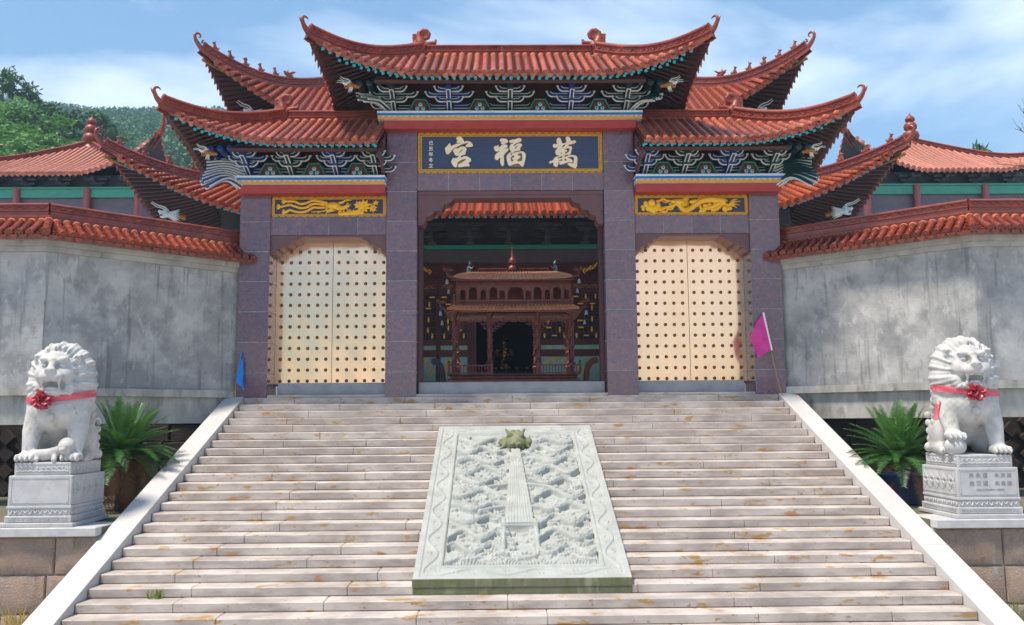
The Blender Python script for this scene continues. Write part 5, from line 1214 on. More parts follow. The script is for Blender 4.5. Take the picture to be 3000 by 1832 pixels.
for s in (-1,1):
    part('guardian_figure',lambda g:(g.tube(spline([(bx+s*1.13,by,3.37),(bx+s*1.15,by,3.50),(bx+s*1.13,by,3.60)],6),np.linspace(.075,.04,6),m_verd,n=8),g.ell((bx+s*1.12,by,3.65),(.04,.04,.045),m_verd,8,6),g.tube([(bx+s*1.12,by,3.68),(bx+s*1.15,by,3.74)],[.03,.01],m_verd,n=5),g.tube(spline([(bx+s*1.13,by-.03,3.56),(bx+s*1.06,by-.06,3.52),(bx+s*1.02,by-.06,3.58)],5),.022,m_verd,n=5)),50)
# scroll-armed chairs either side of the burner
for sx,word in ((-1,'left'),(1,'right')):
    x=-1.83 if sx<0 else 2.06; y=23.2; sd=1 if sx<0 else -1
    root=empty('scroll_chair',(x,y,.02),'dark carved scroll-armed seat just inside the middle doorway on the %s'%word,'chair','scroll-armed seats')
    prof=[(-.16,1.08),(-.12,1.12),(.0,1.10),(.10,1.0),(.15,.82),(.17,.6),(.20,.42),(.10,.42),(.07,.6),(.05,.78),(.0,.9),(-.08,.97),(-.14,.96),(-.17,1.0)]
    for dy in (0,.5):
        g=G(); g.prism([(x+sd*a,b) for a,b in prof],y+dy,y+dy+.08,m_bkt if sx<0 else m_copper); g.obj('arm_rest',root,smooth=30)
    g=G(); g.box(x-.28,x+.28,y,y+.58,.42,.50,m_brown,.02); g.obj('seat',root,smooth=20)
    for a in (-.22,.22):
        for b in (.05,.5): g=G(); g.box(x+a-.035,x+a+.035,y+b-.035,y+b+.035,.02,.42,m_brown,.01); g.obj('leg',root,smooth=20)
# gilt statue and altar vessels in the hall
ops=[('u',E3((0,0,.25),(.62,.42,.24)),.05),('u',E3((0,.05,.75),(.30,.22,.42)),.1),('u',E3((0,.02,1.33),(.17,.18,.22)),.05),('u',E3((0,.02,1.56),(.08,.08,.09)),.03),('u',P3([(-.3,.05,1.0),(-.42,-.1,.65),(-.1,-.32,.5)],[.11,.10,.08]),.05),('u',P3([(.3,.05,1.0),(.42,-.1,.65),(.1,-.32,.5)],[.11,.10,.08]),.05),('u',E3((0,.1,1.0),(.36,.2,.12)),.08)]
V,F=build_sdf(ops,(-.75,-.5,-.05),(.75,.55,1.75),.03,post=lambda o,X,Y,Z:o+.012*np.sin(Z*45+3*np.sin(X*9)))
st=empty('buddha_statue',(0,33.4,1.0),'gilt seated statue gleaming in the dark hall behind the incense burner','statue')
o=link(bpy.data.objects.new('body',fastmesh('body',V,F,m_gilt)),st); o.matrix_basis=T(-.1,33.4,1.25,s=.85)
g=G(); g.lathe([(.75,.62),(.7,.8),(.55,.95),(.7,1.1),(.62,1.2)],(-.1,33.4,0),m_gilt,20); g.obj('lotus_throne',st)
al=empty('altar_table',(0,32.2,.62),'dark altar table standing in front of the gilt statue','table')
g=G(); g.box(-1.0,.9,31.9,32.5,1.12,1.2,m_hallred,.01); g.obj('table_top',al,smooth=20)
for a in (-.9,.8):
    for b in (31.97,32.4): g=G(); g.box(a,a+.08,b,b+.08,.62,1.12,m_hallred,.01); g.obj('leg',al,smooth=20)
words=['first','second','third','fourth','fifth']
for i in range(5):
    x=-.78+i*.37; g=G(); g.lathe([(.07,1.2),(.03,1.22),(.03,1.26),(.09,1.30),(.115,1.36),(.11,1.37),(.02,1.32)],(x,32.05,0),m_gilt,14); o=g.obj('offering_bowl',None,60,label='%s gilt offering bowl from the left on the altar table'%words[i],cat='bowl',group='gilt bowls on the altar')
# ---------------------------------------------------------------- stone lions on pedestals
def lion_sdf(kind):
    """faces -y, sits on z=0; kind 0: cub under its left paw, 1: ball under its right paw (viewer's left)"""
    ops=[]; U=lambda f,k=.05: ops.append(('u',f,k)); D=lambda f,k=.02: ops.append(('s',f,k))
    U(C3((0,-.08,.78),(0,.30,.42),.34,.33),.1)                      # trunk
    U(E3((0,-.17,.80),(.42,.33,.30)),.10)                           # chest
    for s in (-1,1):
        U(E3((s*.31,.27,.33),(.17,.31,.33)),.06)                    # haunch
        U(P3([(s*.34,.36,.12),(s*.37,.1,.08),(s*.38,-.08,.07)],[.12,.10,.09]),.05)
        for q in (-1.5,-.5,.5,1.5): U(E3((s*.38+q*.05,-.17,.055),(.034,.08,.055)),.012)
        U(E3((s*.45,.45,.10),(.07,.08,.08)),.04)                    # heel curl
        for j in range(4): U(E3((s*(.43-.01*j),.42+.05*j,.24+.13*j),(.055,.06,.06)),.02)
        lift=.22 if (kind==1 and s<0) else 0.0
        sh=(s*.29,-.12,.84); el=(s*.34,-.26,.48+lift*.5); wr=(s*.335,-.36,.18+lift); 
        U(P3([sh,el,wr],[.20,.15,.115]),.05)
        U(E3((s*.335,-.45,.085+lift),(.15,.17,.085)),.04)
        for q in (-1.5,-.5,.5,1.5):
            U(E3((s*.335+q*.072,-.58,.07+lift),(.040,.075,.062)),.012); U(E3((s*.335+q*.072,-.655,.05+lift),(.016,.03,.022)),.006)
        U(E3((s*.39,-.05,.93),(.10,.16,.16)),.06)                   # shoulder
        for j in range(5): U(E3((s*(.43+.02*math.sin(j*1.3)),.02+.045*j,.98-.115*j),(.06,.07,.065)),.015)
    # mane and head
    U(E3((0,-.02,1.35),(.51,.40,.56)),.08)
    U(E3((0,-.06,1.12),(.50,.40,.38)),.10)
    F0=len(ops)
    U(E3((0,-.33,1.45),(.29,.20,.30)),.03)                          # face
    U(E3((0,-.50,1.345),(.19,.15,.115)),.06)                        # muzzle
    for s in (-1,1):
        U(E3((s*.085,-.60,1.325),(.095,.075,.075)),.03); U(E3((s*.20,-.42,1.36),(.10,.12,.13)),.05)
        U(E3((s*.13,-.49,1.60),(.10,.07,.045),roty(s*.25)),.035)    # brow
        U(E3((s*.30,-.29,1.62),(.075,.06,.08)),.03); D(E3((s*.305,-.345,1.62),(.04,.04,.045)),.02)
        U(E3((s*.24,-.42,1.15),(.085,.10,.10)),.05)
    U(C3((0,-.52,1.58),(0,-.62,1.44),.05,.06),.05)                  # nose bridge
    U(E3((0,-.66,1.425),(.085,.05,.05)),.025)
    U(E3((0,-.46,1.085),(.19,.15,.07)),.05)                         # lower jaw
    D(E3((0,-.60,1.205),(.175,.20,.075)),.02)                       # mouth
    U(E3((0,-.48,1.15),(.11,.14,.035)),.02)                         # tongue
    for s in (-1,1):
        U(C3((s*.13,-.60,1.27),(s*.125,-.61,1.175),.032,.012),.008); U(C3((s*.125,-.56,1.12),(s*.12,-.57,1.20),.028,.012),.008)
        D(E3((s*.125,-.54,1.515),(.075,.06,.045)),.015); U(E3((s*.125,-.495,1.515),(.055,.045,.038)),.006); D(E3((s*.125,-.545,1.515),(.016,.012,.016)),.004)
        D(E3((s*.04,-.70,1.415),(.02,.02,.014)),.006)
    for q in range(-3,4): U(E3((q*.035,-.60,1.262),(.016,.02,.02)),.004)
    # top crest of the mane
    for q in range(-3,4): U(E3((q*.075,-.22+.004*q*q,1.80-.016*q*q),(.050,.15,.06)),.03)
    # collar of beads and bell
    for q in range(-9,10):
        a=q*.115; x=.43*math.sin(a*1.1); U(E3((x,-.10-.385*math.cos(a*1.25),.86+.03*abs(q)/3),(.026,.024,.03)),.004)
    U(E3((0,-.52,.70),(.062,.055,.068)),.006); U(E3((0,-.50,.775),(.03,.03,.035)),.01)
    if kind==0:
        U(P3([(-.22,-.44,.10),(-.02,-.46,.12),(.14,-.50,.17)],[.095,.09,.085]),.03); U(E3((.25,-.58,.22),(.10,.095,.10)),.02); U(E3((.25,-.665,.19),(.05,.045,.04)),.015); U(E3((.26,-.52,.26),(.125,.07,.12)),.02)
        for s in (-1,1): U(E3((.25+s*.035,-.66,.25),.016),.005)
        U(P3([(-.2,-.50,.06),(-.16,-.58,.04)],[.045,.04]),.02); U(P3([(.1,-.54,.1),(.12,-.64,.04)],[.045,.04]),.02); U(P3([(-.28,-.46,.12),(-.36,-.50,.24)],[.03,.015]),.02)
    else:
        U(E3((-.335,-.47,.13),(.165,.165,.15)),.01)
    U(P3([(.0,.55,.2),(.0,.66,.5),(.0,.60,.85)],[.10,.12,.06]),.04)
    def post(o,X,Y,Z):
        # carved strands in the mane, away from the face
        zc=Z-1.36; ang=np.arctan2(X,zc); rad=np.sqrt(X*X+zc*zc*.8)
        front=np.clip((-.30-Y)/.1,0,1); face=np.clip((.34-np.sqrt((X/.9)**2+((Z-1.38)/1.2)**2))/.06,0,1)*np.clip((-.12-Y)/.1,0,1)
        m=np.clip((rad-.25)/.08,0,1)*np.clip((Z-.98)/.06,0,1)*(1-face)*np.clip((.5-Y)/.1,0,1)
        st=np.sin(np.abs(ang)*15+rad*14+np.sin(Z*6)*1.5)
        o=o+m*.010*st+m*.006*np.sin(np.abs(ang)*38+rad*20+2*np.sin(Z*5))
        b=np.clip((Z-.50)/.05,0,1)*np.clip((.98-Z)/.05,0,1)
        return o+.003*b*np.sin(X*60)*np.sin(Z*60)
    return build_sdf(ops,(-.62,-.78,-.02),(.62,.80,1.98),.0155,post)
def ped(root,cx,y0,z0,sx):
    hx=.475; y1=y0+1.16; P=lambda n,*a,c=.008,m=m_stone2:(lambda g:(g.box(*a,m,c),g.obj(n,root,smooth=20))[1])(G())
    P('foot_slab',cx-hx-.07,cx+hx+.07,y0-.07,y1+.07,z0,z0+.062)
    P('plinth',cx-hx-.025,cx+hx+.025,y0-.025,y1+.025,z0+.063,z0+.165)
    P('base_moulding',cx-hx+.005,cx+hx-.005,y0+.005,y1-.005,z0+.166,z0+.27)
    P('base_moulding',cx-hx-.01,cx+hx+.01,y0-.01,y1+.01,z0+.271,z0+.315)
    P('die',cx-hx,cx+hx,y0,y1,z0+.317,z0+.762)
    P('cap_course',cx-hx+.05,cx+hx-.05,y0+.05,y1-.05,z0+.764,z0+.955)
    # carved meander on the plinth, petals on the mouldings, panels
    def face(side):  # returns frame origin,U for front (y0) or inner side
        if side==0: return lambda u,w,d:(cx+u,y0-d,w),hx
        return lambda u,w,d:(cx-sx*(hx+d),(y0+y1)/2+u,w),.58
    for side in (0,1):
        f,h=face(side); g=G()
        def bar(u0,u1,w0,w1,d0,th=.008):
            a=np.array(f(u0,w0,d0-.004)); b=np.array(f(u1,w1,d0+th)); lo=np.minimum(a,b);hi=np.maximum(a,b); g.box(lo[0],hi[0],lo[1],hi[1],lo[2],hi[2],m_stone2)
        k=int(2*h/.13)
        for i in range(k):
            u=-h+.02+i*(2*h-.04)/k; s_=(2*h-.04)/k
            bar(u,u+s_*.8,z0+.135,z0+.146,.025); bar(u+s_*.15,u+s_*.95,z0+.108,z0+.119,.025); bar(u,u+s_*.8,z0+.082,z0+.093,.025); bar(u+s_*.8,u+s_*.88,z0+.09,z0+.14,.025)
        for i in range(int(2*h/.075)):
            u=-h+.05+i*.075; p=f(u,z0+.215,-.005)
            g.tube(spline([f(u-.03,z0+.245,-.002),f(u,z0+.19+.02*(i%2),.004),f(u+.03,z0+.245,-.002)],7),.011,m_stone2,n=5)
        for (u0,u1,w0,w1) in ((-h+.04,h-.04,z0+.352,z0+.362),(-h+.04,h-.04,z0+.718,z0+.728),(-h+.04,-h+.05,z0+.352,z0+.728),(h-.05,h-.04,z0+.352,z0+.728)): bar(u0,u1,w0,w1,0,.006)
        hh=h-.05
        for (u0,u1,w0,w1) in ((-hh+.03,hh-.03,z0+.79,z0+.80),(-hh+.03,hh-.03,z0+.925,z0+.935),(-hh+.03,-hh+.04,z0+.79,z0+.935),(hh-.04,hh-.03,z0+.79,z0+.935)): bar(u0,u1,w0,w1,-.05,.006)
        for i in range(9):
            u=-hh+.09+i*(2*hh-.18)/8; q=[f(u+.035*(1-t*.7)*math.cos(t*6+i),z0+.862+.035*(1-t*.7)*math.sin(t*6+i),-.048) for t in np.linspace(0,1,8)]; g.tube(q,.010,m_stone2,n=5)
            g.tube([f(u-.05,z0+.82,-.048),f(u,z0+.835,-.044),f(u+.05,z0+.82,-.048)],.009,m_stone2,n=5)
        if side==1:
            for i in range(5):
                u=-.42+i*.21
                for w0,sg_ in ((z0+.68,-1),(z0+.42,1)):
                    g.tube(spline([f(u-.085,w0,.0),f(u-.07,w0+sg_*.13,.01),f(u,w0+sg_*.19,.006),f(u+.07,w0+sg_*.13,.01),f(u+.085,w0,0)],14),.015,m_stone2,n=6)
                    g.tube(spline([f(u-.04,w0+sg_*.02,.0),f(u-.03,w0+sg_*.09,.008),f(u+.03,w0+sg_*.09,.008),f(u+.04,w0+sg_*.02,0)],9),.013,m_stone2,n=6)
        g.obj('carved_ornament',root,smooth=40)
for sx,word in ((-1,'left'),(1,'right')):
    cx,y0,z0=(-7.225,14.2,-1.999) if sx<0 else (7.195,14.2,-1.999)
    root=empty('lion_pedestal',(cx,y0+.58,z0),('white carved granite pedestal with plain front panel under the left lion' if sx<0 else 'white carved granite pedestal with dark inscription under the right lion'),'pedestal','lion pedestals')
    ped(root,cx,y0,z0,sx)
    if sx>0:
        t_=lambda s,x,z,sz:text('inscription',s,m_inkpaint,root,T(cx+x,y0-.002,z0+z,rx=R(90)),sz,ex=.002)
        for i,c in enumerate('朱永遥'): t_(c,-.25+.105*i,.640,.082)
        for i,c in enumerate('朱洪湖'): t_(c,.14+.095*i,.640,.075)
        for i,c in enumerate('金汉媚'): t_(c,-.25+.105*i,.518,.082)
        for i,c in enumerate('朱森湖'): t_(c,.14+.095*i,.518,.075)
        t_('公元二〇〇九年十一月吉日',.03,.425,.036)
    V,F=lion_sdf(0 if sx<0 else 1)
    le=empty('stone_lion',(cx,y0+.58,z0+.955),('white stone guardian lion with a cub, on the left of the stairs' if sx<0 else 'white stone guardian lion with paw on a ball, on the right of the stairs'),'statue','stone guardian lions')
    o=link(bpy.data.objects.new('body',fastmesh('body',V,F,m_stone)),le); o.matrix_basis=T(cx,y0+.58,z0+.953,rz=R(-4*sx),sx=(1.0,.82,.985))
    # red ribbon with bow
    rb=empty('red_ribbon',(cx,y0+.3,z0+1.9),'faded red satin ribbon tied in a bow around the neck of the %s lion'%word,'ribbon','ribbons on the lions')
    g=G(); n=40; P=[];zc=z0+.953
    def ringp(a,dz,dr): return (cx+(.505+dr)*math.sin(a),y0+.53-(.44+dr)*math.cos(a)*.82 -.0,zc+1.02+.07*math.cos(a*2)*0+ .10*sx*-math.sin(a)*.4+dz-.05*math.cos(a))
    rows=[]
    for i in range(n+1):
        a=-math.pi+2*math.pi*i/n; rows.append([ringp(a,dz,.012+.012*math.sin(k*2+i*.7)) for k,dz in enumerate((-.052,-.018,.018,.052))])
    g.grid(rows,m_ribbon); g.obj('band',rb,smooth=60)
    g=G(); a0=(-.20 if sx<0 else -.08); c=np.array(ringp(a0,0,.04)); rr=random.Random(3+sx)
    for k in range(30):
        d=np.array((rr.gauss(0,1),-abs(rr.gauss(0,.7)),rr.gauss(0,.9))); d/=np.linalg.norm(d); u,v_=axes(d); L=rr.uniform(.10,.18); ww=rr.uniform(.055,.09)
        g.grid([[c+d*L*t+u*ww*s_*(.4+t*.6)+v_*.03*math.sin(s_*3+t*2+k) for s_ in (-1,-.3,.3,1)] for t in (0,.35,.7,1.0)],m_ribbon)
    g.obj('bow',rb,smooth=60)
    if sx>0:
        g=G(); g.grid([[np.array((cx-.46-.10*t+.0,y0+.55+.03*s_,zc+.86-.28*t+.05*s_))+np.array((.02*math.sin(t*6+s_*3),-.12+.02*s_,0)) for s_ in (-1,-.4,.3,1)] for t in np.linspace(0,1,6)],m_ribbon); g.obj('ribbon_tail',rb,smooth=60)
# ---------------------------------------------------------------- sago palms
def frond_mesh(name,L,curl,m,seed,n=36,wid=.20):
    rr=random.Random(seed); V=[];F=[]
    P=[np.array((L*t*(1-.10*curl*t),0,L*(.0+.30*t-curl*t*t))) for t in np.linspace(0,1,24)]; P=np.array(P); Tt=np.gradient(P,axis=0)
    g=G(); g.tube(P[::3],np.linspace(.014,.004,len(P[::3])),m,n=5)
    for i in range(n):
        t=.10+.90*i/(n-1); p=np.array([np.interp(t,np.linspace(0,1,24),P[:,c]) for c in range(3)]); d=np.array([np.interp(t,np.linspace(0,1,24),Tt[:,c]) for c in range(3)]); d/=np.linalg.norm(d)
        w_=wid*(.35+.65*math.sin(math.pi*min(1,t*1.05)**.8))*rr.uniform(.85,1.1)
        for s in (-1,1):
            tip=p+np.array((0,s,0))*w_*.80+d*w_*.62+np.array((0,0,.22*w_-.25*w_*rr.random())); b=p; mid=(b+tip)/2+np.array((0,0,.03*w_)); q=d*.0085
            g.add([b-q,b+q,mid+q*.9,tip,mid-q*.9],[(0,1,2,3,4)],m)
    return g.mesh(name,0)
ME_FR=[frond_mesh('frond',1.0,c,m_frond,i) for i,c in enumerate((.15,.38,.62,.9))]; ME_FD=[frond_mesh('dead_frond',.95,c,m_frondD,9+i) for i,c in enumerate((.9,1.5))]
for sx,word in ((-1,'left'),(1,'right')):
    bx_,by_,bz=(-7.02,16.75,-1.05) if sx<0 else (6.95,16.75,-1.22); rr=random.Random(21+sx)
    root=empty('sago_palm',(bx_,by_,-2.0),('dense green sago palm with brown dead fronds behind the left lion' if sx<0 else 'open spiky sago palm in a dark pot beside the right lion'),'palm','sago palms')
    g=G(); n=18; g.tube([(bx_+.02*math.sin(t*3),by_,-2.0+(bz+2.0)*t) for t in np.linspace(0,1,n)],[.12+.02*(i%2) for i in range(n)],m_bark,n=12); g.obj('trunk',root,smooth=0)
    if sx>0:
        g=G(); g.lathe([(.30,-2.0),(.36,-1.98),(.42,-1.5),(.44,-1.48),(.44,-1.42),(.38,-1.42),(.3,-1.5)],(bx_,by_,0),m_ink,20); g.obj('pot',root,smooth=40)
    N_=95 if sx<0 else 66
    for i in range(N_):
        t=i/N_; az=i*2.399+rr.uniform(-.2,.2); el=R(82-70*t+rr.uniform(-6,6)); k=min(2,int(t*2.6+rr.uniform(0,.7))); s=rr.uniform(.88,1.08)
        inst(ME_FR[k],'frond',root,T(bx_+.06*math.cos(az),by_+.06*math.sin(az),bz+.03*(1-t),rz=az,ry=-el+.28,s=s))
    for i in range(24 if sx<0 else 14):
        az=rr.uniform(0,6.28); inst(ME_FD[i%2],'dead_frond',root,T(bx_+.1*math.cos(az),by_+.1*math.sin(az),bz-.05,rz=az,ry=R(rr.uniform(15,60)),s=rr.uniform(.8,1.1)))
# ---------------------------------------------------------------- flags
def cloth(P0,P1,Q0,Q1,m,n=14,k=10,amp=.05,hem=None,par=None,sag=.0):
    g=G(); P=[]
    for i in range(n+1):
        t=i/n; a=np.array(P0)*(1-t)+np.array(P1)*t; b=np.array(Q0)*(1-t)+np.array(Q1)*t; row=[]
        for j in range(k+1):
            s=j/k; row.append(a*(1-s)+b*s+np.array((.012*math.sin(s*9+t*3),amp*math.sin(s*7+t*5)*s,-sag*s*(1-s)*4+.02*math.sin(t*8)*s)))
        P.append(row)
    g.grid(P,m); return g.obj('cloth',par,smooth=70)
fl=empty('pink_flag',(5.895,20.18,.075),'small pink flag on a leaning bamboo pole against the right outer pillar','flag','flags beside the gate')
g=G(); P=np.array([(5.895,20.12,.075),(5.80,20.17,.55),(5.735,20.20,1.02),(5.655,20.235,1.52),(5.595,20.27,1.87)]); g.tube(spline(P,12),np.linspace(.013,.008,12),m_bamboo,n=8); g.obj('pole',fl)
cloth((5.595,20.24,1.88),(5.735,20.17,1.04),(5.27,20.22,1.36),(5.43,20.20,.84),m_pink,par=fl,amp=.035,sag=-.02)
g=G(); g.tube([(5.597,20.235,1.88),(5.665,20.205,1.46),(5.737,20.175,1.035)],.020,m_hem,n=6,flat=1.3); g.obj('hem',fl)
fl=empty('blue_flag',(-6.05,20.2,.085),'small blue flag hanging limp from a thin pole at the left outer pillar','flag','flags beside the gate')
g=G(); g.tube(spline([(-6.05,20.18,.085),(-6.02,20.21,.5),(-5.985,20.25,.85),(-5.955,20.29,1.09)],10),np.linspace(.012,.008,10),m_bamboo,n=8); g.obj('pole',fl)
cloth((-5.955,20.26,1.10),(-6.035,20.19,.43),(-5.90,20.22,.86),(-5.83,20.2,.20),m_bluef,par=fl,amp=.035)
# ---------------------------------------------------------------- weeds
def tuft(name,c,n,h,sp,m,seed,lb):
    rr=random.Random(seed); g=G()
    for i in range(n):
        a=rr.uniform(0,6.28); r=sp*rr.random()**.5; b=np.array(c)+np.array((r*math.cos(a),r*math.sin(a)*.4,0)); d=np.array((rr.gauss(0,.35),rr.gauss(0,.2),1)); L=h*rr.uniform(.5,1.1); w_=.006+.004*rr.random()
        g.add([b+(-w_,0,0),b+(w_,0,0),b+d*L*.6+(w_*.8,0,0),b+d*L*.9+np.array((d[0]*.3*L,0,-.05*L)),b+d*L*.6-(w_*.8,0,0)],[(0,1,2,3,4)],m)
    return g.obj(name,None,0,kind='stuff',label=lb,cat='weeds')
tuft('weeds',(-4.93,12.53+.3,ZS[21]),26,.16,.10,m_grass,1,'small green weed sprouting from a lower step on the left'); tuft('weeds',(-6.75,13.9,-3.5),260,.5,.7,m_grassY,2,'dry yellow grass at the foot of the left terrace wall'); tuft('weeds',(6.75,13.85,-3.5),240,.5,.6,m_grass,3,'green grass at the foot of the right terrace wall')
# ---------------------------------------------------------------- hillside, trees, haze
def hz(x,y):
    f=np.interp(y,[60,75,100,150,360,1000,2230,2560],[0,9,21,42,120,325,705,735]); k=np.interp(x/np.maximum(y,1),[-.75,-.45,-.31,-.20,-.05,.4],[1.12,1.0,1.0,.78,.30,.12]); return -3.6+f*k
xs=np.linspace(-2500,2500,160); ys=np.r_[np.linspace(60,200,30),np.linspace(215,2560,90)]
P=[[(x,y,hz(x,y)+(2*math.sin(x*.05)+1.6*math.sin(y*.06+x*.03) if y>90 else 0)) for y in ys] for x in xs]
g=G(); g.grid(P,m_hillg,flip=True); g.obj('hill',kind='structure',smooth=180)
def leaf_cloud(C,Sz,rs,asp=.35,upb=.35):
    """quads around centres C with size Sz, elongated; returns V,F"""
    n=len(C); d=rs.normal(size=(n,3)); d[:,2]=np.abs(d[:,2])*.8+upb; d/=np.linalg.norm(d,axis=1)[:,None]; u=np.cross(d,rs.normal(size=(n,3))); u/=np.linalg.norm(u,axis=1)[:,None]
    a=d*Sz[:,None]*.5; b=u*Sz[:,None]*asp*.5; V=np.stack([C-a-b*.5,C-a*.2+b*-1.0,C+a,C-a*.2+b],1).reshape(-1,3); return V,np.arange(4*n).reshape(n,4)
def pine(seed,H,sparse=1.0):
    rs=np.random.RandomState(seed); C=[];S_=[]; br=[]
    for i in range(int(26*sparse)):
        t=rs.uniform(.18,1); z=H*t; L=H*.20*(1-t*.82)*rs.uniform(.7,1.25)+.25; az=rs.uniform(0,6.28); k=int(34*L/1.6)+14; q=rs.uniform(.15,1,k)
        dirv=np.array((math.cos(az),math.sin(az),.18+.5*t)); p=np.array((0,0,z))+q[:,None]*L*dirv+rs.normal(0,.13*L+.06,(k,3)); C.append(p); S_.append(rs.uniform(.35,.75,k)); br.append((z,L,dirv))
    for i in range(6): C.append(np.array((0,0,H))+rs.normal(0,.12,(6,3))-np.array((0,0,.2*i))); S_.append(rs.uniform(.3,.6,6))
    C=np.concatenate(C); S_=np.concatenate(S_); V,F=leaf_cloud(C,S_,rs,.30,.5); cr=fastmesh('crown',V,F,m_leafA,False)
    g=G(); g.tube([(0,0,-1),(.05,0,H*.5),(0,0,H*.97)],[.2,.13,.03],m_bark,n=7)
    for z,L,d in br: g.tube([np.array((0,0,z)),np.array((0,0,z))+d*L*.85],[.045,.012],m_bark,n=4)
    return cr,g.mesh('trunk',60)
def broad(seed,H):
    rs=np.random.RandomState(seed); C=[];S_=[]
    g=G(); g.tube([(0,0,-1),(0,.1,H*.45),(0,0,H*.7)],[.2,.13,.05],m_bark,n=7)
    for i in range(17):
        t=rs.uniform(.25,1); az=rs.uniform(0,6.28); r=H*.24*math.sqrt(max(.05,1-(t-.5)**2*3))*rs.uniform(.4,1.05); c=np.array((r*math.cos(az),r*math.sin(az),H*t)); k=75; rad=H*rs.uniform(.07,.13)
        p=rs.normal(size=(k,3)); p/=np.linalg.norm(p,axis=1)[:,None]; p*=rad*rs.uniform(.5,1.1,(k,1)); p[:,2]*=.7; C.append(c+p); S_.append(rs.uniform(.28,.55,k)); g.tube([(0,0,H*.4*t),c*np.array((.6,.6,.95)),c],[.06,.04,.01],m_bark,n=4)
    C=np.concatenate(C); S_=np.concatenate(S_); V,F=leaf_cloud(C,S_,rs,.6,.15); return fastmesh('crown',V,F,m_leafB,False),g.mesh('trunk',60)
PINES=[pine(i,11,s) for i,s in ((1,1.0),(2,.7),(3,1.15))]; BRD=[broad(i,9) for i in (11,12,13)]
def ray(px,py):
    u,v=px-1500,py-916; c,s=math.cos(-ROLL),math.sin(-ROLL); u,v=c*u-s*v,s*u+c*v; d=fw*2695.2+r0*u-u0*v; return d/d.y
def tree(kind,px,py,Y,hgt,label,grp,wd=1.0,seed=0):
    d=ray(px,py); x,z=CAM[0]+d.x*Y,CAM[2]+d.z*Y; rr=random.Random(seed*7+px)
    me=(PINES if kind=='pine' else BRD)[rr.randrange(3)]; s=hgt/(11 if kind=='pine' else 9)
    root=empty('pine_tree' if kind=='pine' else 'broadleaf_tree',(x,Y,z-hgt),label,'tree',grp)
    rz=rr.uniform(0,6.28); M=T(x,Y,z-hgt,rz=rz,sx=(s*wd,s*wd,s)); inst(me[0],'crown',root,M); inst(me[1],'trunk',root,M)
WD=1.45
TR_=[('pine',12,205,112,15,.85,'thin ragged pine at the left edge, tallest on the skyline'),('pine',40,228,118,14,.9,'second ragged skyline pine, just right of the tallest one'),('pine',78,243,120,13,1.0,'dark spired pine on the skyline left of the gourd finial'),('pine',104,268,122,12,1.1,'dark pine stepping down the skyline beside the spired pine'),('pine',126,300,124,11,1.1,'lowest dark pine where the near skyline meets the misty slope'),
('pine',-25,262,108,14,1.1,'pine half cut off by the left edge of the picture'),
('broad',22,318,100,10,1.1,'yellow-green tree in front of the dark pines at the left edge'),('broad',88,308,102,11,1.0,'bright layered tree below the spired dark pine'),('pine',152,306,108,10,1.2,'green pine with pale tips left of the gourd finial'),('pine',186,338,106,9,1.2,'bushy pine just left of the gourd finial'),('pine',218,330,107,9.5,1.2,'young pine with upright tips directly behind the gourd finial'),('pine',272,328,110,9.5,1.25,'bright pine top just right of the gourd finial'),('pine',312,342,111,9,1.25,'rounded bright pine right of the gourd finial'),('pine',340,380,113,8,1.2,'small pine at the right end of the near trees'),
('broad',-10,380,92,9,1.3,'dark leafy tree low at the left edge above the pavilion roof'),('broad',45,400,92,8,1.3,'leafy tree rising above the left end of the pavilion roof'),('broad',95,425,88,7,1.3,'pale green bush above the middle of the pavilion hip'),('broad',145,412,90,7.5,1.3,'light green bush left of the finial base'),('broad',190,400,92,7,1.2,'small leafy tree touching the finial on its left'),('broad',318,440,96,6,1.2,'leafy bush between the finial and the hall corner'),('broad',372,455,104,6,1.3,'low bush behind the ridge beasts of the lower hall roof'),('broad',415,478,108,6,1.3,'lowest bush near the pavilion eave tip'),('broad',250,420,94,7,1.2,'dark leafy tree behind the right side of the finial')]
for i,(k,px,py,Y,h,wd,lb) in enumerate(TR_): tree(k,px,py,Y,h,lb,'near hillside trees',wd*WD,i)
tree('pine',2855,428,75,16,'small conifer top showing above the right pavilion roof','trees on the right',.9,3)
tree('broad',2990,545,62,7,'green bush at the right edge beside the pavilion','trees on the right',1,4)
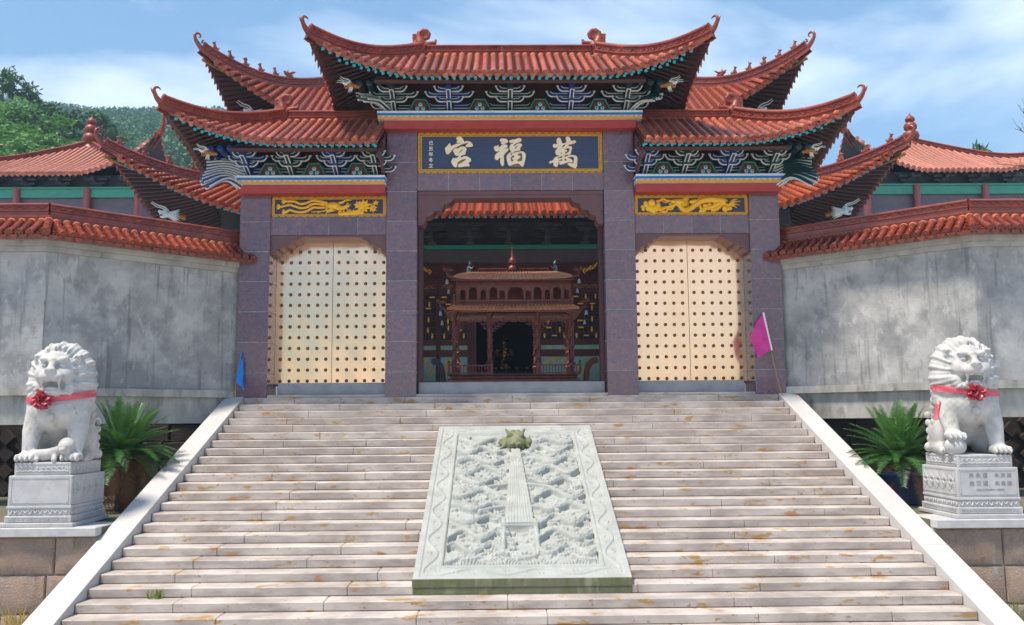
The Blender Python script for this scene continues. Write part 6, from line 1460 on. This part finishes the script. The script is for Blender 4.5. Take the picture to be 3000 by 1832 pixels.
# far wooded slope: too many crowns to count
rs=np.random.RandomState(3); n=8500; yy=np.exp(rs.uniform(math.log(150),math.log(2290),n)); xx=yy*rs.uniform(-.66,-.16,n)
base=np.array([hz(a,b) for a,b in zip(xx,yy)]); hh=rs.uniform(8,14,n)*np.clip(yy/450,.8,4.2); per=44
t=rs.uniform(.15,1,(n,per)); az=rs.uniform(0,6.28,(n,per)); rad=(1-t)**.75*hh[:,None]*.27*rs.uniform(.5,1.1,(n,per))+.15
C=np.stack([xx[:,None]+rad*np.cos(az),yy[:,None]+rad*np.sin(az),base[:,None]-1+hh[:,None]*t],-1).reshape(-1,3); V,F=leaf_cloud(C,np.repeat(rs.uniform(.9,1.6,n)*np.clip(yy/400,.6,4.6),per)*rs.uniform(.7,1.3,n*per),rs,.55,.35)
o=bpy.data.objects.new('forest',fastmesh('forest',V,F,m_leafHaze,False)); COL.objects.link(o); tag(o,'misty blue-green forest covering the far hillside','forest',kind='stuff')
# bare branches reaching in from the right
bt=empty('bare_tree',(19.3,30,.02),'bare twiggy branches reaching in at the right edge before the pavilion roof','tree')
g=G(); g.tube(spline([(19.3,30,.02),(19.2,30,4),(19.0,30,7.6),(18.9,30,9.4)],12),np.linspace(.14,.05,12),m_bark,n=8); g.obj('trunk',bt,smooth=60)
rr=random.Random(5)
for (z0,x1,z1) in ((6.6,16.2,7.9),(7.0,16.7,7.35),(6.9,16.9,6.75),(7.8,17.0,9.1),(8.4,17.9,9.8)):
    g=G(); P=spline([(19.05,30,z0),(18.2,29.8,(z0+z1)/2-.1),(17.4,29.7,z1-.12),(x1,29.6,z1)],18); g.tube(P,np.linspace(.03,.006,18),m_bark,n=5)
    for i in range(14):
        p=P[rr.randrange(3,17)]; d=np.array((rr.uniform(-.35,.1),rr.uniform(-.1,.1),rr.uniform(.05,.42))); g.tube([p,p+d*.6,p+d*.9+np.array((0,0,.08))],[.007,.005,.003],m_bark,n=4)
        if rr.random()<.5: g.add([p+d,p+d+np.array((.02,0,.05)),p+d+np.array((-.02,0,.09))],[(0,1,2)],m_grass)
    g.obj('branch',bt,smooth=60)
# even haze
mh=bpy.data.materials.new('haze'); mh.use_nodes=True; t_=mh.node_tree; t_.nodes.clear(); pv=N(t_,'ShaderNodeVolumePrincipled'); pv.inputs['Color'].default_value=(.52,.74,1,1); pv.inputs['Density'].default_value=.00045; pv.inputs['Anisotropy'].default_value=0
ou=N(t_,'ShaderNodeOutputMaterial'); t_.links.new(pv.outputs[0],ou.inputs['Volume'])
g=G(); g.box(-2600,2600,-400,2600,-4.6,860,mh); g.obj('haze',None,0,kind='stuff',label='thin pale blue haze in the air',cat='haze')
